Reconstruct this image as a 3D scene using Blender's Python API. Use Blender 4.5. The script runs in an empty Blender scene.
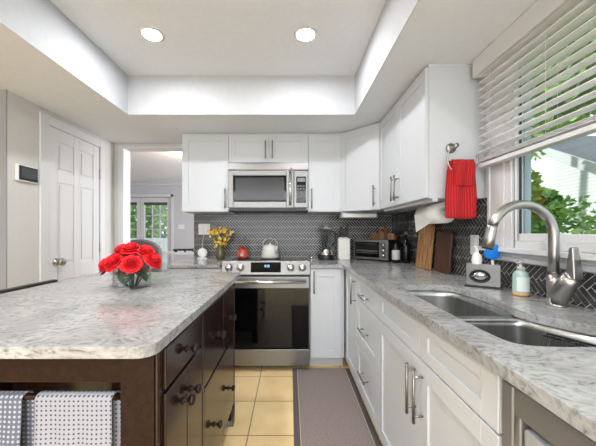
import bpy, bmesh, math, random
from mathutils import Vector, Matrix, noise
random.seed(7)
PI = math.pi
C = bpy.context.scene.collection

# ------------------------------------------------------------------ camera, world, exposure
sc = bpy.context.scene
cam_d = bpy.data.cameras.new('camera'); cam = bpy.data.objects.new('camera', cam_d); C.objects.link(cam)
cam.location = (0, 0, 1.2); cam.rotation_euler = (PI/2, 0, 0)
cam_d.sensor_width = 36.0; cam_d.lens = 36.0*290/596
cam_d.shift_x = 8/596; cam_d.shift_y = 8.5/596
cam_d.clip_start = 0.02
sc.camera = cam
sc.view_settings.view_transform = 'Standard'
sc.view_settings.look = 'None'
sc.view_settings.gamma = 1.0
sc.view_settings.use_curve_mapping = False
sc.view_settings.exposure = 0.42
CAN_STRENGTH = 265.0
WORLD_STRENGTH = 1.3
world = bpy.data.worlds.new('world'); sc.world = world; world.use_nodes = True
bg = world.node_tree.nodes['Background']
bg.inputs['Color'].default_value = (0.93, 0.965, 1.0, 1); bg.inputs['Strength'].default_value = WORLD_STRENGTH
sun_d = bpy.data.lights.new('sun', 'SUN'); sun_d.energy = 3.0; sun_d.angle = 0.03; sun_d.color = (1, .95, .86)
sun = bpy.data.objects.new('sun', sun_d); C.objects.link(sun)
sun.rotation_euler = Vector((.75, -.45, -.42)).to_track_quat('-Z', 'Y').to_euler()     # afternoon sun shining past this house onto the one next door
ZC_ = 2.15
def area(name, loc, rot, sx, sy, watts, col):
    d = bpy.data.lights.new(name, 'AREA'); d.shape = 'RECTANGLE'; d.size = sx; d.size_y = sy; d.energy = watts; d.color = col
    o = bpy.data.objects.new(name, d); C.objects.link(o); o.location = loc; o.rotation_euler = rot
area('rear_fill', (-.6, -2.95, 1.15), (PI/2, 0, 0), 3.4, 2.0, 38, (.88, .94, 1))      # added unseen fill light, set at the rear wall opening
area('rear_overhead_fill', (-.6, -1.95, ZC_-.03), (0, 0, 0), 3.0, 1.7, 110, (.92, .96, 1))     # added unseen fill from overhead, behind the camera
area('den_side_fill', (1.3, 5.2, 1.4), (0, PI/2, 0), 1.6, 2.4, 105, (.95, .97, 1))  # added fill lamp brightening the den from its unseen right side

# ------------------------------------------------------------------ materials
def lin(c):
    def f(v):
        v /= 255.0
        return v/12.92 if v <= .04045 else ((v+.055)/1.055)**2.4
    return (f(c[0]), f(c[1]), f(c[2]), 1)
def mat(name, col, rough=.5, metal=0, **kw):
    m = bpy.data.materials.new(name); m.use_nodes = True
    b = m.node_tree.nodes['Principled BSDF']
    b.inputs['Base Color'].default_value = lin(col); b.inputs['Roughness'].default_value = rough
    b.inputs['Metallic'].default_value = metal
    for k, v in kw.items(): b.inputs[k.replace('_', ' ')].default_value = v
    return m
def nt(m): return m.node_tree, m.node_tree.nodes['Principled BSDF']
def ramp(t, stops, interp='LINEAR'):
    r = t.nodes.new('ShaderNodeValToRGB'); cr = r.color_ramp; cr.interpolation = interp
    while len(cr.elements) < len(stops): cr.elements.new(.5)
    for e, (p, c) in zip(cr.elements, stops): e.position = p; e.color = lin(c)
    return r
def tex(t, kind, scale, vec=None, **kw):
    n = t.nodes.new(kind); n.inputs['Scale'].default_value = scale
    for k, v in kw.items(): n.inputs[k].default_value = v
    if vec: t.links.new(vec, n.inputs['Vector'])
    return n
def objco(t, scale=(1,1,1), loc=(0,0,0), rot=(0,0,0), out='Object'):
    c = t.nodes.new('ShaderNodeTexCoord'); mp = t.nodes.new('ShaderNodeMapping')
    mp.inputs['Scale'].default_value = scale; mp.inputs['Location'].default_value = loc; mp.inputs['Rotation'].default_value = rot
    t.links.new(c.outputs[out], mp.inputs['Vector']); return mp.outputs['Vector']
def bump(t, b, src, strength=.1, dist=.01):
    n = t.nodes.new('ShaderNodeBump'); n.inputs['Strength'].default_value = strength; n.inputs['Distance'].default_value = dist
    t.links.new(src, n.inputs['Height']); t.links.new(n.outputs['Normal'], b.inputs['Normal'])
def noisy(name, c1, c2, scale, rough=.5, stretch=(1,1,1), bmp=0, detail=4, lo=.35, hi=.65, metal=0, **kw):
    m = mat(name, c1, rough, metal, **kw); t, b = nt(m)
    n = tex(t, 'ShaderNodeTexNoise', scale, objco(t, stretch), Detail=detail)
    r = ramp(t, [(lo, c1), (hi, c2)]); t.links.new(n.outputs['Fac'], r.inputs['Fac']); t.links.new(r.outputs['Color'], b.inputs['Base Color'])
    if bmp: bump(t, b, n.outputs['Fac'], bmp, .005)
    return m

M = {}
M['wall'] = noisy('wall_paint', (206,204,200), (203,201,197), 40, .7)
M['wall_far'] = noisy('wall_paint_far', (196,197,202), (193,194,199), 40, .7)
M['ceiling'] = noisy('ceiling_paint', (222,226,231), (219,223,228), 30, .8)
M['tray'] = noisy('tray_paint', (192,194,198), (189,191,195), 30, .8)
M['trimw'] = mat('trim_white', (212,212,213), .4)
M['cab'] = mat('cabinet_white', (202,205,209), .32)
M['cabdark'] = mat('toe_kick_white', (205,205,205), .5)
M['steel'] = noisy('brushed_steel', (160,158,155), (140,138,136), 60, .3, (1, 1, 40), metal=1, detail=2)
M['steelh'] = noisy('brushed_steel_level', (150,149,148), (130,129,128), 60, .4, (.6, 40, 40), metal=1, detail=2)
M['nickel'] = mat('brushed_nickel', (168,166,162), .3, 1)
M['handle'] = mat('handle_nickel', (150,149,146), .33, 1)
M['chrome'] = mat('chrome', (215,215,215), .12, 1)
M['black'] = mat('black_plastic', (22,22,24), .35)
M['blackglass'] = mat('black_glass', (8,8,9), .05, 0, Specular_IOR_Level=.32)
M['micglass'] = mat('grey_tinted_glass', (36,37,39), .2, 0)
M['dark'] = mat('dark_void', (14,12,11), .7)
M['grout'] = noisy('grout', (216,214,210), (204,202,198), 80, .9)
M['red'] = noisy('rose_petal_red', (232,24,36), (214,10,26), 40, .5)
M['green'] = noisy('leaf_green', (70,96,58), (48,74,42), 30, .5)
M['white'] = mat('white_ceramic', (228,226,220), .3)
M['cream'] = mat('cream_enamel', (214,212,204), .25)
M['redcer'] = noisy('red_ceramic', (196,40,30), (226,120,96), 18, .3)
M['glass'] = None
M['paper'] = noisy('paper_towel', (232,231,226), (222,221,216), 90, .9)
M['plastic'] = mat('white_plastic', (228,228,226), .4)
M['rugb'] = noisy('rug_border', (98,88,86), (86,77,76), 200, .9)
M['rug'] = noisy('rug_weave', (146,132,128), (128,114,110), 120, .92, (1, 1, 1), bmp=.2, detail=6)
M['rugline'] = noisy('rug_line', (196,184,176), (184,172,164), 200, .9)
M['redtowel'] = mat('red_terry', (196,30,34), .95)
M['yellow'] = noisy('yellow_petal', (232,186,40), (214,150,30), 60, .6)
M['pale'] = noisy('pale_petal', (244,226,130), (230,200,90), 60, .6)
M['vase'] = mat('olive_glass', (128,120,78), .1, 0, Transmission_Weight=.5)
M['greyfab'] = noisy('grey_upholstery', (112,108,107), (94,91,90), 80, .9, bmp=.15)
M['blue'] = mat('blue_sponge', (10,120,214), .5)
M['emit'] = mat('lamp_lens', (255,255,255), .5)
t, b = nt(M['emit']); b.inputs['Emission Color'].default_value = (.965, .98, 1, 1); b.inputs['Emission Strength'].default_value = CAN_STRENGTH
M['emit_far'] = mat('lamp_globe', (255,255,255), .5)
t, b = nt(M['emit_far']); b.inputs['Emission Color'].default_value = (1, .86, .66, 1); b.inputs['Emission Strength'].default_value = 45
M['led'] = mat('led_digits', (150,210,255), .5)
t, b = nt(M['led']); b.inputs['Emission Color'].default_value = (.35, .65, 1, 1); b.inputs['Emission Strength'].default_value = .6
M['glasspane'] = bpy.data.materials.new('window_glass'); M['glasspane'].use_nodes = True
t = M['glasspane'].node_tree; t.nodes.clear()
o_ = t.nodes.new('ShaderNodeOutputMaterial'); mx = t.nodes.new('ShaderNodeMixShader'); tr = t.nodes.new('ShaderNodeBsdfTransparent'); gl = t.nodes.new('ShaderNodeBsdfGlossy')
gl.inputs['Roughness'].default_value = .02; mx.inputs['Fac'].default_value = .06; tr.inputs['Color'].default_value = (.93, .97, .97, 1)
t.links.new(tr.outputs[0], mx.inputs[1]); t.links.new(gl.outputs[0], mx.inputs[2]); t.links.new(mx.outputs[0], o_.inputs['Surface'])

M['glass'] = bpy.data.materials.new('clear_glass'); M['glass'].use_nodes = True
t = M['glass'].node_tree; t.nodes.clear()
o_ = t.nodes.new('ShaderNodeOutputMaterial'); mx = t.nodes.new('ShaderNodeMixShader'); tr = t.nodes.new('ShaderNodeBsdfTransparent'); gl = t.nodes.new('ShaderNodeBsdfGlossy')
lw = t.nodes.new('ShaderNodeLayerWeight'); lw.inputs['Blend'].default_value = .12
gl.inputs['Roughness'].default_value = .03; tr.inputs['Color'].default_value = (.93, .95, .95, 1); t.links.new(lw.outputs['Facing'], mx.inputs['Fac'])
t.links.new(tr.outputs[0], mx.inputs[1]); t.links.new(gl.outputs[0], mx.inputs[2]); t.links.new(mx.outputs[0], o_.inputs['Surface'])

M['aqua'] = mat('aqua_soap', (196,222,216), .15, 0, Transmission_Weight=.3)
M['amber'] = mat('amber_label', (226,170,96), .4)
M['label'] = mat('pale_label', (216,228,220), .5)
# backsplash tile
m = mat('dark_grey_tile', (84,83,84), .2); t, b = nt(m); M['tile'] = m
n = tex(t, 'ShaderNodeTexNoise', 14, objco(t), Detail=3); r = ramp(t, [(.35, (52,51,53)), (.65, (80,78,77))])
t.links.new(n.outputs['Fac'], r.inputs['Fac']); t.links.new(r.outputs['Color'], b.inputs['Base Color'])
# quartz
m = mat('quartz', (212,210,206), .16); t, b = nt(m); M['quartz'] = m
v = objco(t, (.75, 1, 1), rot=(0, 0, .35))
warp = tex(t, 'ShaderNodeTexNoise', 5, v, Detail=3)
add = t.nodes.new('ShaderNodeMixRGB'); add.blend_type = 'LINEAR_LIGHT'; add.inputs['Fac'].default_value = .12
t.links.new(v, add.inputs['Color1']); t.links.new(warp.outputs['Color'], add.inputs['Color2'])
n1 = tex(t, 'ShaderNodeTexNoise', 66, add.outputs['Color'], Detail=5, Roughness=.6)
n2 = tex(t, 'ShaderNodeTexNoise', 7, add.outputs['Color'], Detail=4)
r1 = ramp(t, [(.30, (108,107,108)), (.41, (148,147,147)), (.50, (165,165,165)), (.66, (178,178,178))])
r2 = ramp(t, [(.36, (226,225,224)), (.55, (255,255,255))])
mul = t.nodes.new('ShaderNodeMixRGB'); mul.blend_type = 'MULTIPLY'; mul.inputs['Fac'].default_value = 1
t.links.new(n1.outputs['Fac'], r1.inputs['Fac']); t.links.new(n2.outputs['Fac'], r2.inputs['Fac'])
t.links.new(r1.outputs['Color'], mul.inputs['Color1']); t.links.new(r2.outputs['Color'], mul.inputs['Color2']); t.links.new(mul.outputs['Color'], b.inputs['Base Color'])
# floor tile
m = mat('floor_tile', (226,192,140), .42); t, b = nt(m); M['floor'] = m
v = objco(t, loc=(.247, -1.706, 0))
bk = t.nodes.new('ShaderNodeTexBrick'); bk.offset = 0; bk.squash = 1
for k, x in (('Scale', 1), ('Mortar Size', .0035), ('Mortar Smooth', .1), ('Brick Width', .345), ('Row Height', .345), ('Bias', 0)): bk.inputs[k].default_value = x
bk.inputs['Color1'].default_value = lin((253,226,174)); bk.inputs['Color2'].default_value = lin((250,219,163)); bk.inputs['Mortar'].default_value = lin((150,128,98))
t.links.new(v, bk.inputs['Vector'])
n = tex(t, 'ShaderNodeTexNoise', 5, objco(t), Detail=5); r = ramp(t, [(.3, (238,230,216)), (.7, (255,255,255))]); t.links.new(n.outputs['Fac'], r.inputs['Fac'])
mul = t.nodes.new('ShaderNodeMixRGB'); mul.blend_type = 'MULTIPLY'; mul.inputs['Fac'].default_value = 1
t.links.new(bk.outputs['Color'], mul.inputs['Color1']); t.links.new(r.outputs['Color'], mul.inputs['Color2']); t.links.new(mul.outputs['Color'], b.inputs['Base Color'])
bump(t, b, bk.outputs['Fac'], -.3, .003)
# woods
def wood(name, c1, c2, scale, rough, stretch):
    m = mat(name, c1, rough); t, b = nt(m)
    n = tex(t, 'ShaderNodeTexNoise', scale, objco(t, stretch), Detail=5, Distortion=.6)
    r = ramp(t, [(.35, c1), (.65, c2)]); t.links.new(n.outputs['Fac'], r.inputs['Fac']); t.links.new(r.outputs['Color'], b.inputs['Base Color'])
    return m
M['espresso'] = wood('espresso_wood', (32,16,12), (46,26,20), 8, .16, (6, 6, .6))
M['espresso_h'] = wood('espresso_wood_level', (30,15,11), (42,24,18), 8, .35, (.6, 6, 6))
M['espresso_h'].node_tree.nodes['Principled BSDF'].inputs['Specular IOR Level'].default_value = .15
M['acacia'] = wood('acacia_wood', (206,158,108), (130,78,46), 9, .45, (7, 7, .8))
M['walnut'] = wood('walnut_wood', (92,62,46), (66,42,32), 10, .5, (6, 6, .8))
M['stripewood'] = wood('striped_wood', (206,150,104), (96,60,42), 30, .45, (2, 2, .05))
M['knob'] = mat('dark_bronze_knob', (38,26,24), .3, .4)
# outdoors
M['grass'] = noisy('lawn', (92,130,62), (66,100,44), 4, .95)
M['leaf'] = noisy('leaf_light', (166,206,100), (98,148,66), 3, .6)
M['leafd'] = noisy('leaf_mid', (120,168,92), (70,114,62), 3, .6)
M['bark'] = wood('bark', (96,84,70), (70,58,48), 12, .9, (4, 4, 1))
m = mat('siding', (232,234,238), .6); t, b = nt(m); M['siding'] = m
w = t.nodes.new('ShaderNodeTexWave'); w.wave_type = 'BANDS'; w.bands_direction = 'Z'; w.wave_profile = 'SAW'; w.inputs['Scale'].default_value = 5.6
t.links.new(objco(t), w.inputs['Vector'])
r = ramp(t, [(0, (150,154,160)), (.14, (230,232,236)), (1, (238,240,243))]); t.links.new(w.outputs['Fac'], r.inputs['Fac']); t.links.new(r.outputs['Color'], b.inputs['Base Color'])
M['roofing'] = noisy('roofing', (120,124,132), (96,100,108), 30, .9)
M['fence'] = mat('fence_white', (216,216,222), .6)
# dotted cloths (UV in metres)
def dotted(name, base, dot, pitch, rad):
    m = mat(name, base, .95); t, b = nt(m)
    uv = t.nodes.new('ShaderNodeTexCoord').outputs['UV']
    sx = t.nodes.new('ShaderNodeSeparateXYZ'); t.links.new(uv, sx.inputs[0])
    def mth(op, a, bv=None, c=None):
        n = t.nodes.new('ShaderNodeMath'); n.operation = op
        for i, x in enumerate((a, bv)):
            if x is None: continue
            if isinstance(x, (int, float)): n.inputs[i].default_value = x
            else: t.links.new(x, n.inputs[i])
        return n.outputs[0]
    q = []
    for k in (0, 1):
        f = mth('FRACT', mth('DIVIDE', sx.outputs[k], pitch)); q.append(mth('POWER', mth('SUBTRACT', f, .5), 2))
    d = mth('LESS_THAN', mth('ADD', q[0], q[1]), rad*rad)
    mx = t.nodes.new('ShaderNodeMixRGB'); t.links.new(d, mx.inputs['Fac']); mx.inputs['Color1'].default_value = lin(base); mx.inputs['Color2'].default_value = lin(dot)
    t.links.new(mx.outputs[0], b.inputs['Base Color']); return m
M['dotw'] = dotted('white_cloth_grey_dots', (156,158,168), (66,66,76), .0128, .22)
M['dotg'] = dotted('grey_cloth_white_dots', (98,102,116), (170,174,186), .0135, .28)
# ribbed red towel
t, b = nt(M['redtowel'])
uv = t.nodes.new('ShaderNodeTexCoord').outputs['UV']; w = t.nodes.new('ShaderNodeTexWave'); w.inputs['Scale'].default_value = 26; w.bands_direction = 'X'
t.links.new(uv, w.inputs['Vector']); r = ramp(t, [(0, (150,16,22)), (.6, (198,36,40))]); t.links.new(w.outputs['Fac'], r.inputs['Fac']); t.links.new(r.outputs['Color'], b.inputs['Base Color'])
bump(t, b, w.outputs['Fac'], .6, .004)

# ------------------------------------------------------------------ mesh helpers
def bm_(): return bmesh.new()
def box(bm, x0, x1, y0, y1, z0, z1, mi=0):
    v = [bm.verts.new(p) for p in ((x0,y0,z0),(x1,y0,z0),(x1,y1,z0),(x0,y1,z0),(x0,y0,z1),(x1,y0,z1),(x1,y1,z1),(x0,y1,z1))]
    for f in ((0,3,2,1),(4,5,6,7),(0,1,5,4),(1,2,6,5),(2,3,7,6),(3,0,4,7)):
        g = bm.faces.new([v[i] for i in f]); g.material_index = mi
    return v
def prism(bm, pts, z0, z1, mi=0, axis='z'):
    def P(a, b, c):
        return {'z': (a,b,c), 'y': (a,c,b), 'x': (c,a,b)}[axis]
    lo = [bm.verts.new(P(a, b, z0)) for a, b in pts]; hi = [bm.verts.new(P(a, b, z1)) for a, b in pts]
    n = len(pts); fs = [bm.faces.new(lo), bm.faces.new(hi)]
    for i in range(n): fs.append(bm.faces.new((lo[i], lo[(i+1)%n], hi[(i+1)%n], hi[i])))
    for f in fs: f.material_index = mi
def tube(bm, pts, rad, seg=12, mi=0, cap=True, smooth=True):
    pts = [Vector(p) for p in pts]; n = len(pts)
    rs = rad if isinstance(rad, (list, tuple)) else [rad]*n
    rings = []; up = None
    for i, p in enumerate(pts):
        d = (pts[min(i+1, n-1)] - pts[max(i-1, 0)]).normalized()
        if up is None:
            up = Vector((0,0,1)) if abs(d.z) < .9 else Vector((1,0,0))
        a = d.cross(up).normalized(); bb = a.cross(d).normalized(); up = bb
        rings.append([bm.verts.new(p + rs[i]*(math.cos(2*PI*k/seg)*a + math.sin(2*PI*k/seg)*bb)) for k in range(seg)])
    for i in range(n-1):
        for k in range(seg):
            f = bm.faces.new((rings[i][k], rings[i][(k+1)%seg], rings[i+1][(k+1)%seg], rings[i+1][k])); f.smooth = smooth; f.material_index = mi
    if cap:
        for rg in (rings[0], rings[-1]):
            f = bm.faces.new(rg); f.material_index = mi
def lathe(bm, prof, c=(0,0,0), seg=28, mi=0, smooth=True, mat4=None):
    rings = []
    for r, z in prof:
        ring = []
        for k in range(seg):
            a = 2*PI*k/seg; p = Vector((r*math.cos(a), r*math.sin(a), z))
            if mat4: p = mat4 @ p
            ring.append(bm.verts.new(p + Vector(c)))
        rings.append(ring)
    for i in range(len(rings)-1):
        for k in range(seg):
            f = bm.faces.new((rings[i][k], rings[i][(k+1)%seg], rings[i+1][(k+1)%seg], rings[i+1][k])); f.smooth = smooth; f.material_index = mi
    closed = prof[0] == prof[-1]
    for rg, (r, z) in ((rings[0], prof[0]), (rings[-1], prof[-1])):
        if r > 1e-5 and not closed:
            f = bm.faces.new(rg); f.material_index = mi
def obj(name, bm, m, parent=None, bevel=0, loc=None, seg=2, smooth_sub=0, solid=0):
    bmesh.ops.remove_doubles(bm, verts=bm.verts, dist=1e-6)
    bmesh.ops.recalc_face_normals(bm, faces=bm.faces)
    me = bpy.data.meshes.new(name); bm.to_mesh(me); bm.free()
    for x in (m if isinstance(m, (list, tuple)) else [m]): me.materials.append(x)
    o = bpy.data.objects.new(name, me); C.objects.link(o)
    if parent: o.parent = parent
    if loc: o.location = loc
    if solid:
        s = o.modifiers.new('solid', 'SOLIDIFY'); s.thickness = solid; s.offset = 0
    if bevel:
        b = o.modifiers.new('bevel', 'BEVEL'); b.width = bevel; b.segments = seg; b.limit_method = 'ANGLE'; b.angle_limit = math.radians(40)
    if smooth_sub:
        s = o.modifiers.new('sub', 'SUBSURF'); s.levels = s.render_levels = smooth_sub
    return o
def tag(o, label, cat, group=None, kind=None):
    o['label'] = label; o['category'] = cat
    if group: o['group'] = group
    if kind: o['kind'] = kind
    return o
def thing(name, label, cat, loc=(0,0,0), rotz=0, group=None):
    o = bpy.data.objects.new(name, None); C.objects.link(o); o.location = loc; o.rotation_euler = (0,0,rotz)
    o.empty_display_size = .05
    return tag(o, label, cat, group)
def struct(name, bm, m, bevel=0, parent=None, loc=None):
    o = obj(name, bm, m, parent, bevel, loc)
    if not parent: o['kind'] = 'structure'
    return o
def ssmooth(o):
    for p in o.data.polygons: p.use_smooth = True
    return o

# ------------------------------------------------------------------ constants
XW, YW, XL = 1.105, 3.14, -1.9
ZC, ZT = 2.15, 2.466       # lower ceiling, tray ceiling
YR = -3.0
CT = .915                   # counter top

# ------------------------------------------------------------------ room shell
bm = bm_(); box(bm, -4.2, XW+.08, YR, YW+.06, -.1, 0); struct('floor', bm, M['floor'])
bm = bm_(); box(bm, -5.4, 1.6, YW+.06, 7.4, -.1, 0); struct('floor_den', bm, wood('den_floor', (120,92,70), (96,72,54), 6, .4, (1, 8, 1)))
# lower ceiling ring around the tray
TX0, TX1, TY0, TY1 = -1.32, .531, -.16, 2.36
bm = bm_()
box(bm, -4.2, TX0, YR, YW+.12, ZC, ZC+.12); box(bm, TX1, XW+.08, YR, YW+.12, ZC, ZC+.12)
box(bm, TX0, TX1, TY1, YW+.12, ZC, ZC+.12); box(bm, TX0, TX1, YR, TY0, ZC, ZC+.12)
struct('ceiling', bm, M['ceiling'])
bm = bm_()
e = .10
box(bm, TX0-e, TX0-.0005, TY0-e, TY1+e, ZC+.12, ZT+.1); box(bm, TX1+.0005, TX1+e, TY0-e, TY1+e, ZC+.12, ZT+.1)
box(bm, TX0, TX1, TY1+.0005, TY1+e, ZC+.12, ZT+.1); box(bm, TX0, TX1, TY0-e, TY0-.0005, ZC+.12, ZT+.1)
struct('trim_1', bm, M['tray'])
# inner faces of the lower ring get the same white lining
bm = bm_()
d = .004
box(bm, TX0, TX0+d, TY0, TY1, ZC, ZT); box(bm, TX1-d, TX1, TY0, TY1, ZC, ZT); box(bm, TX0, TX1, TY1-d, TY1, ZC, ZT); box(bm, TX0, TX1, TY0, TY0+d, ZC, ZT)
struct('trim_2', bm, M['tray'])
bm = bm_(); box(bm, TX0-.1, TX1+.1, TY0-.1, TY1+.1, ZT, ZT+.12); struct('ceiling_tray', bm, M['ceiling'])

# right wall with the window opening
WY0, WY1, WZ0, WZ1 = .25, 1.405, 1.155, 2.04
bm = bm_()
X2 = XW+.055
box(bm, XW, X2, YR, WY0, 0, ZC); box(bm, XW, X2, WY1, YW+.12, 0, ZC)
box(bm, XW, X2, WY0, WY1, 0, WZ0); box(bm, XW, X2, WY0, WY1, WZ1, ZC)
struct('wall_right', bm, M['wall'])
# back wall: right part behind the stove, header over the opening, sliver at the left
bm = bm_()
box(bm, -1.04, XW, YW, YW+.12, 0, ZC); box(bm, -1.815, -1.04, YW, YW+.12, 2.11, ZC); box(bm, XL-.1, -1.815, YW, YW+.12, 0, ZC)
struct('wall_back', bm, M['wall'])
bm = bm_()
box(bm, -1.855, -1.80, YW-.014, YW+.13, 0, 2.125); box(bm, -1.80, -1.0, YW-.014, YW+.13, 2.10, 2.125); box(bm, -1.045, -1.03, YW+.001, YW+.13, 0, 2.10)
struct('trim_3', bm, M['trimw'], .002)
# closet block on the left carrying the six-panel door
bm = bm_(); box(bm, -4.2, XL, 1.95, YW+.12, 0, ZC); struct('wall_left', bm, M['wall'])
bm = bm_(); box(bm, -4.2, XL, 1.940, 1.9498, 0, ZC-.0005); struct('wall_front_left', bm, mat('wall_paint_shaded', (150,151,156), .7))  # thin facing, the shade on this frontal wall put into its blue-grey colour
bm = bm_(); box(bm, -4.3, -4.2, YR, 1.95, 0, ZC); struct('wall_far_left', bm, M['wall'])
# rear wall, wide opening onto the daylight
bm = bm_(); box(bm, -4.3, -2.4, YR-.12, YR, 0, ZC); box(bm, 1.2, X2, YR-.12, YR, 0, ZC); box(bm, -2.4, 1.2, YR-.12, YR, 2.1, ZC)
struct('wall_rear', bm, M['wall'])
# den beyond the opening
ZD = 2.44
bm = bm_()
box(bm, -5.5, -4.515, 7.25, 7.4, 0, ZD); box(bm, -2.975, 1.6, 7.25, 7.4, 0, ZD); box(bm, -4.515, -2.975, 7.25, 7.4, 2.06, ZD)
struct('wall_den', bm, M['wall_far'])
bm = bm_(); box(bm, -5.5, -5.4, YW+.12, 7.4, 0, ZD); box(bm, 1.5, 1.6, YW+.12, 7.4, 0, ZD); struct('wall_den_side', bm, M['wall_far'])
bm = bm_(); box(bm, -5.5, 1.6, YW+.0, YW+.12, ZC+.121, ZD+.1); struct('wall_den_front', bm, M['wall_far'])
bm = bm_(); box(bm, -5.5, 1.6, YW+.12, 7.4, ZD, ZD+.1); struct('ceiling_den', bm, mat('den_ceiling_paint', (240,240,242), .8))
bm = bm_(); box(bm, -5.4, 1.5, 7.17, 7.25, ZD-.03, ZD); box(bm, -5.4, 1.5, 7.21, 7.25, ZD-.09, ZD-.03); struct('trim_4', bm, M['trimw'], .01)
bm = bm_(); box(bm, -4.585, -4.515, 7.23, 7.25, 0, 2.13); box(bm, -2.975, -2.905, 7.23, 7.25, 0, 2.13); box(bm, -4.585, -2.905, 7.23, 7.25, 2.06, 2.13)
struct('trim_5', bm, M['trimw'], .004)
# glazed door pair of the den
for i, x0 in enumerate((-4.505, -3.74)):
    r = bpy.data.objects.new('door_%d' % (i+2), None); C.objects.link(r); r.location = (x0, 7.27, 0); r['kind'] = 'structure'
    w = .755; s = .09
    bm = bm_(); box(bm, 0, s, 0, .045, .01, 2.05); box(bm, w-s, w, 0, .045, .01, 2.05); box(bm, s, w-s, 0, .045, 1.93, 2.05); box(bm, s, w-s, 0, .045, .01, .25)
    obj('door_frame', bm, M['trimw'], r, .003)
    bm = bm_()
    for k in (1, 2): xx = s + (w-2*s)*k/3; box(bm, xx-.009, xx+.009, .01, .035, .25, 1.93)
    for k in range(1, 5): zz = .25 + 1.68*k/5; box(bm, s, w-s, .01, .035, zz-.009, zz+.009)
    obj('muntins', bm, M['trimw'], r)
    bm = bm_(); box(bm, s, w-s, .02, .026, .25, 1.93); obj('pane', bm, M['glasspane'], r)
    bm = bm_(); box(bm, s, w-s, -.012, .004, 1.86, 1.93); obj('rolled_shade', bm, mat('shade_grey', (80,78,78), .8), r)
    bm = bm_()
    for zz in (.3, 1.1, 1.8): box(bm, w-.012 if i else 0, w+.004 if i else .016, -.008, .002, zz, zz+.09)
    obj('hinge', bm, M['nickel'], r)
    if i:
        bm = bm_(); lathe(bm, [(.012,0),(.012,.03),(.03,.035),(.03,.055),(0,.06)], mat4=Matrix.Rotation(PI/2, 4, 'X')); obj('door_knob', bm, M['knob'], r, loc=(.05, 0, .95))

# six-panel door on the left wall (faces +x)
r = bpy.data.objects.new('door_1', None); C.objects.link(r); r.location = (XL, 2.27, 0); r.rotation_euler = (0,0,PI/2); r['kind'] = 'structure'
W, H = .60, 2.03
bm = bm_()
box(bm, 0, W, -.006, -.001, .01, H)
cols = [(.0, .085), (.265, .335), (.515, .60)]
rows = [(.01, .22), (.80, .93), (1.60, 1.69), (1.93, H)]
for a, b_ in cols: box(bm, a, b_, -.012, -.006, .01, H)
for a, b_ in rows:
    box(bm, .085, .265, -.012, -.006, a, b_); box(bm, .335, .515, -.012, -.006, a, b_)
for ca, cb in ((.085,.265),(.335,.515)):
    for ra, rb in ((.22,.80),(.93,1.60),(1.69,1.93)):
        box(bm, ca+.025, cb-.025, -.0125, -.006, ra+.025, rb-.025)
obj('door_leaf', bm, M['trimw'], r, .003)
bm = bm_(); lathe(bm, [(.03,0),(.03,.006),(.012,.01),(.012,.035),(.028,.042),(.033,.055),(.026,.068),(0,.072)], mat4=Matrix.Rotation(PI/2, 4, 'X')); ssmooth(obj('door_knob', bm, M['nickel'], r, loc=(.065, -.012, .955)))
for zz in (.25, 1.0, 1.72):
    bm = bm_(); tube(bm, [(W+.004, -.016, zz), (W+.004, -.016, zz+.09)], .006, 8); obj('hinge', bm, M['nickel'], r)
bm = bm_()
def casing(bm, x0, x1, z1, t=.075):
    for p in ((x0-t, x0, 0, z1+t), (x1, x1+t, 0, z1+t), (x0, x1, z1, z1+t)): box(bm, p[0], p[1], -.018, 0, p[2], p[3])
casing(bm, -.004, W+.012, H+.004)
tr = struct('trim_6', bm, M['trimw'], .005); tr.location = (XL, 2.27, 0); tr.rotation_euler = (0,0,PI/2)
bm = bm_(); box(bm, XL, XL+.012, 1.938, 2.19, 0, .1); box(bm, XL, XL+.012, 2.965, YW, 0, .1); box(bm, -4.2, XL+.012, 1.928, 1.94, 0, .1)
struct('baseboard_left', bm, M['trimw'], .003)

# window: casing, stool, apron, sash, pane
bm = bm_()
for a, b_ in ((WY1+.0, WY1+.185), (WY0-.185, WY0)): box(bm, XW-.018, XW, a, b_, 1.12, 2.16)
box(bm, XW-.026, XW-.018, WY1+.165, WY1+.185, 1.12, 2.16); box(bm, XW-.024, XW-.018, WY1+.012, WY1+.03, 1.12, 2.0); box(bm, XW-.024, XW-.018, WY1+.06, WY1+.075, 1.12, 2.0)
box(bm, XW-.018, XW, WY0, WY1, WZ1-.02, 2.16); box(bm, XW-.018, XW, WY0, WY1, 1.12, WZ0)
struct('trim_7', bm, M['trimw'], .003)
bm = bm_(); box(bm, XW-.06, XW, WY0-.21, WY1+.21, 1.098, 1.12); box(bm, XW-.022, XW, WY0-.185, WY1+.185, 1.052, 1.098); box(bm, XW-.032, XW, WY0-.185, WY1+.185, 1.078, 1.098)
struct('trim_8', bm, M['trimw'], .003)
r = bpy.data.objects.new('window_1', None); C.objects.link(r); r['kind'] = 'structure'
bm = bm_()
q = .035
box(bm, XW+.002, XW+.05, WY0, WY0+q, WZ0, WZ1); box(bm, XW+.002, XW+.05, WY0, WY1, WZ0, WZ0+q); box(bm, XW+.002, XW+.05, WY0, WY1, WZ1-q, WZ1)
obj('window_frame', bm, M['trimw'], r, .003)
bm = bm_(); box(bm, XW+.004, XW+.012, WY1-.008, WY1-.002, WZ0+q, WZ1); obj('gasket', bm, M['black'], r)
bm = bm_(); box(bm, XW+.02, XW+.024, WY0+q, WY1-.002, WZ0+q, WZ1-q); obj('pane', bm, M['glasspane'], r)
bm = bm_(); box(bm, XW+.026, X2+.001, WY1-.008, WY1, WZ0, WZ1); box(bm, XW+.056, X2+.04, WY0, WY1, WZ0-.03, WZ0); obj('outer_reveal', bm, mat('reveal_blue_grey', (146,160,166), .5), r)

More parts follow.
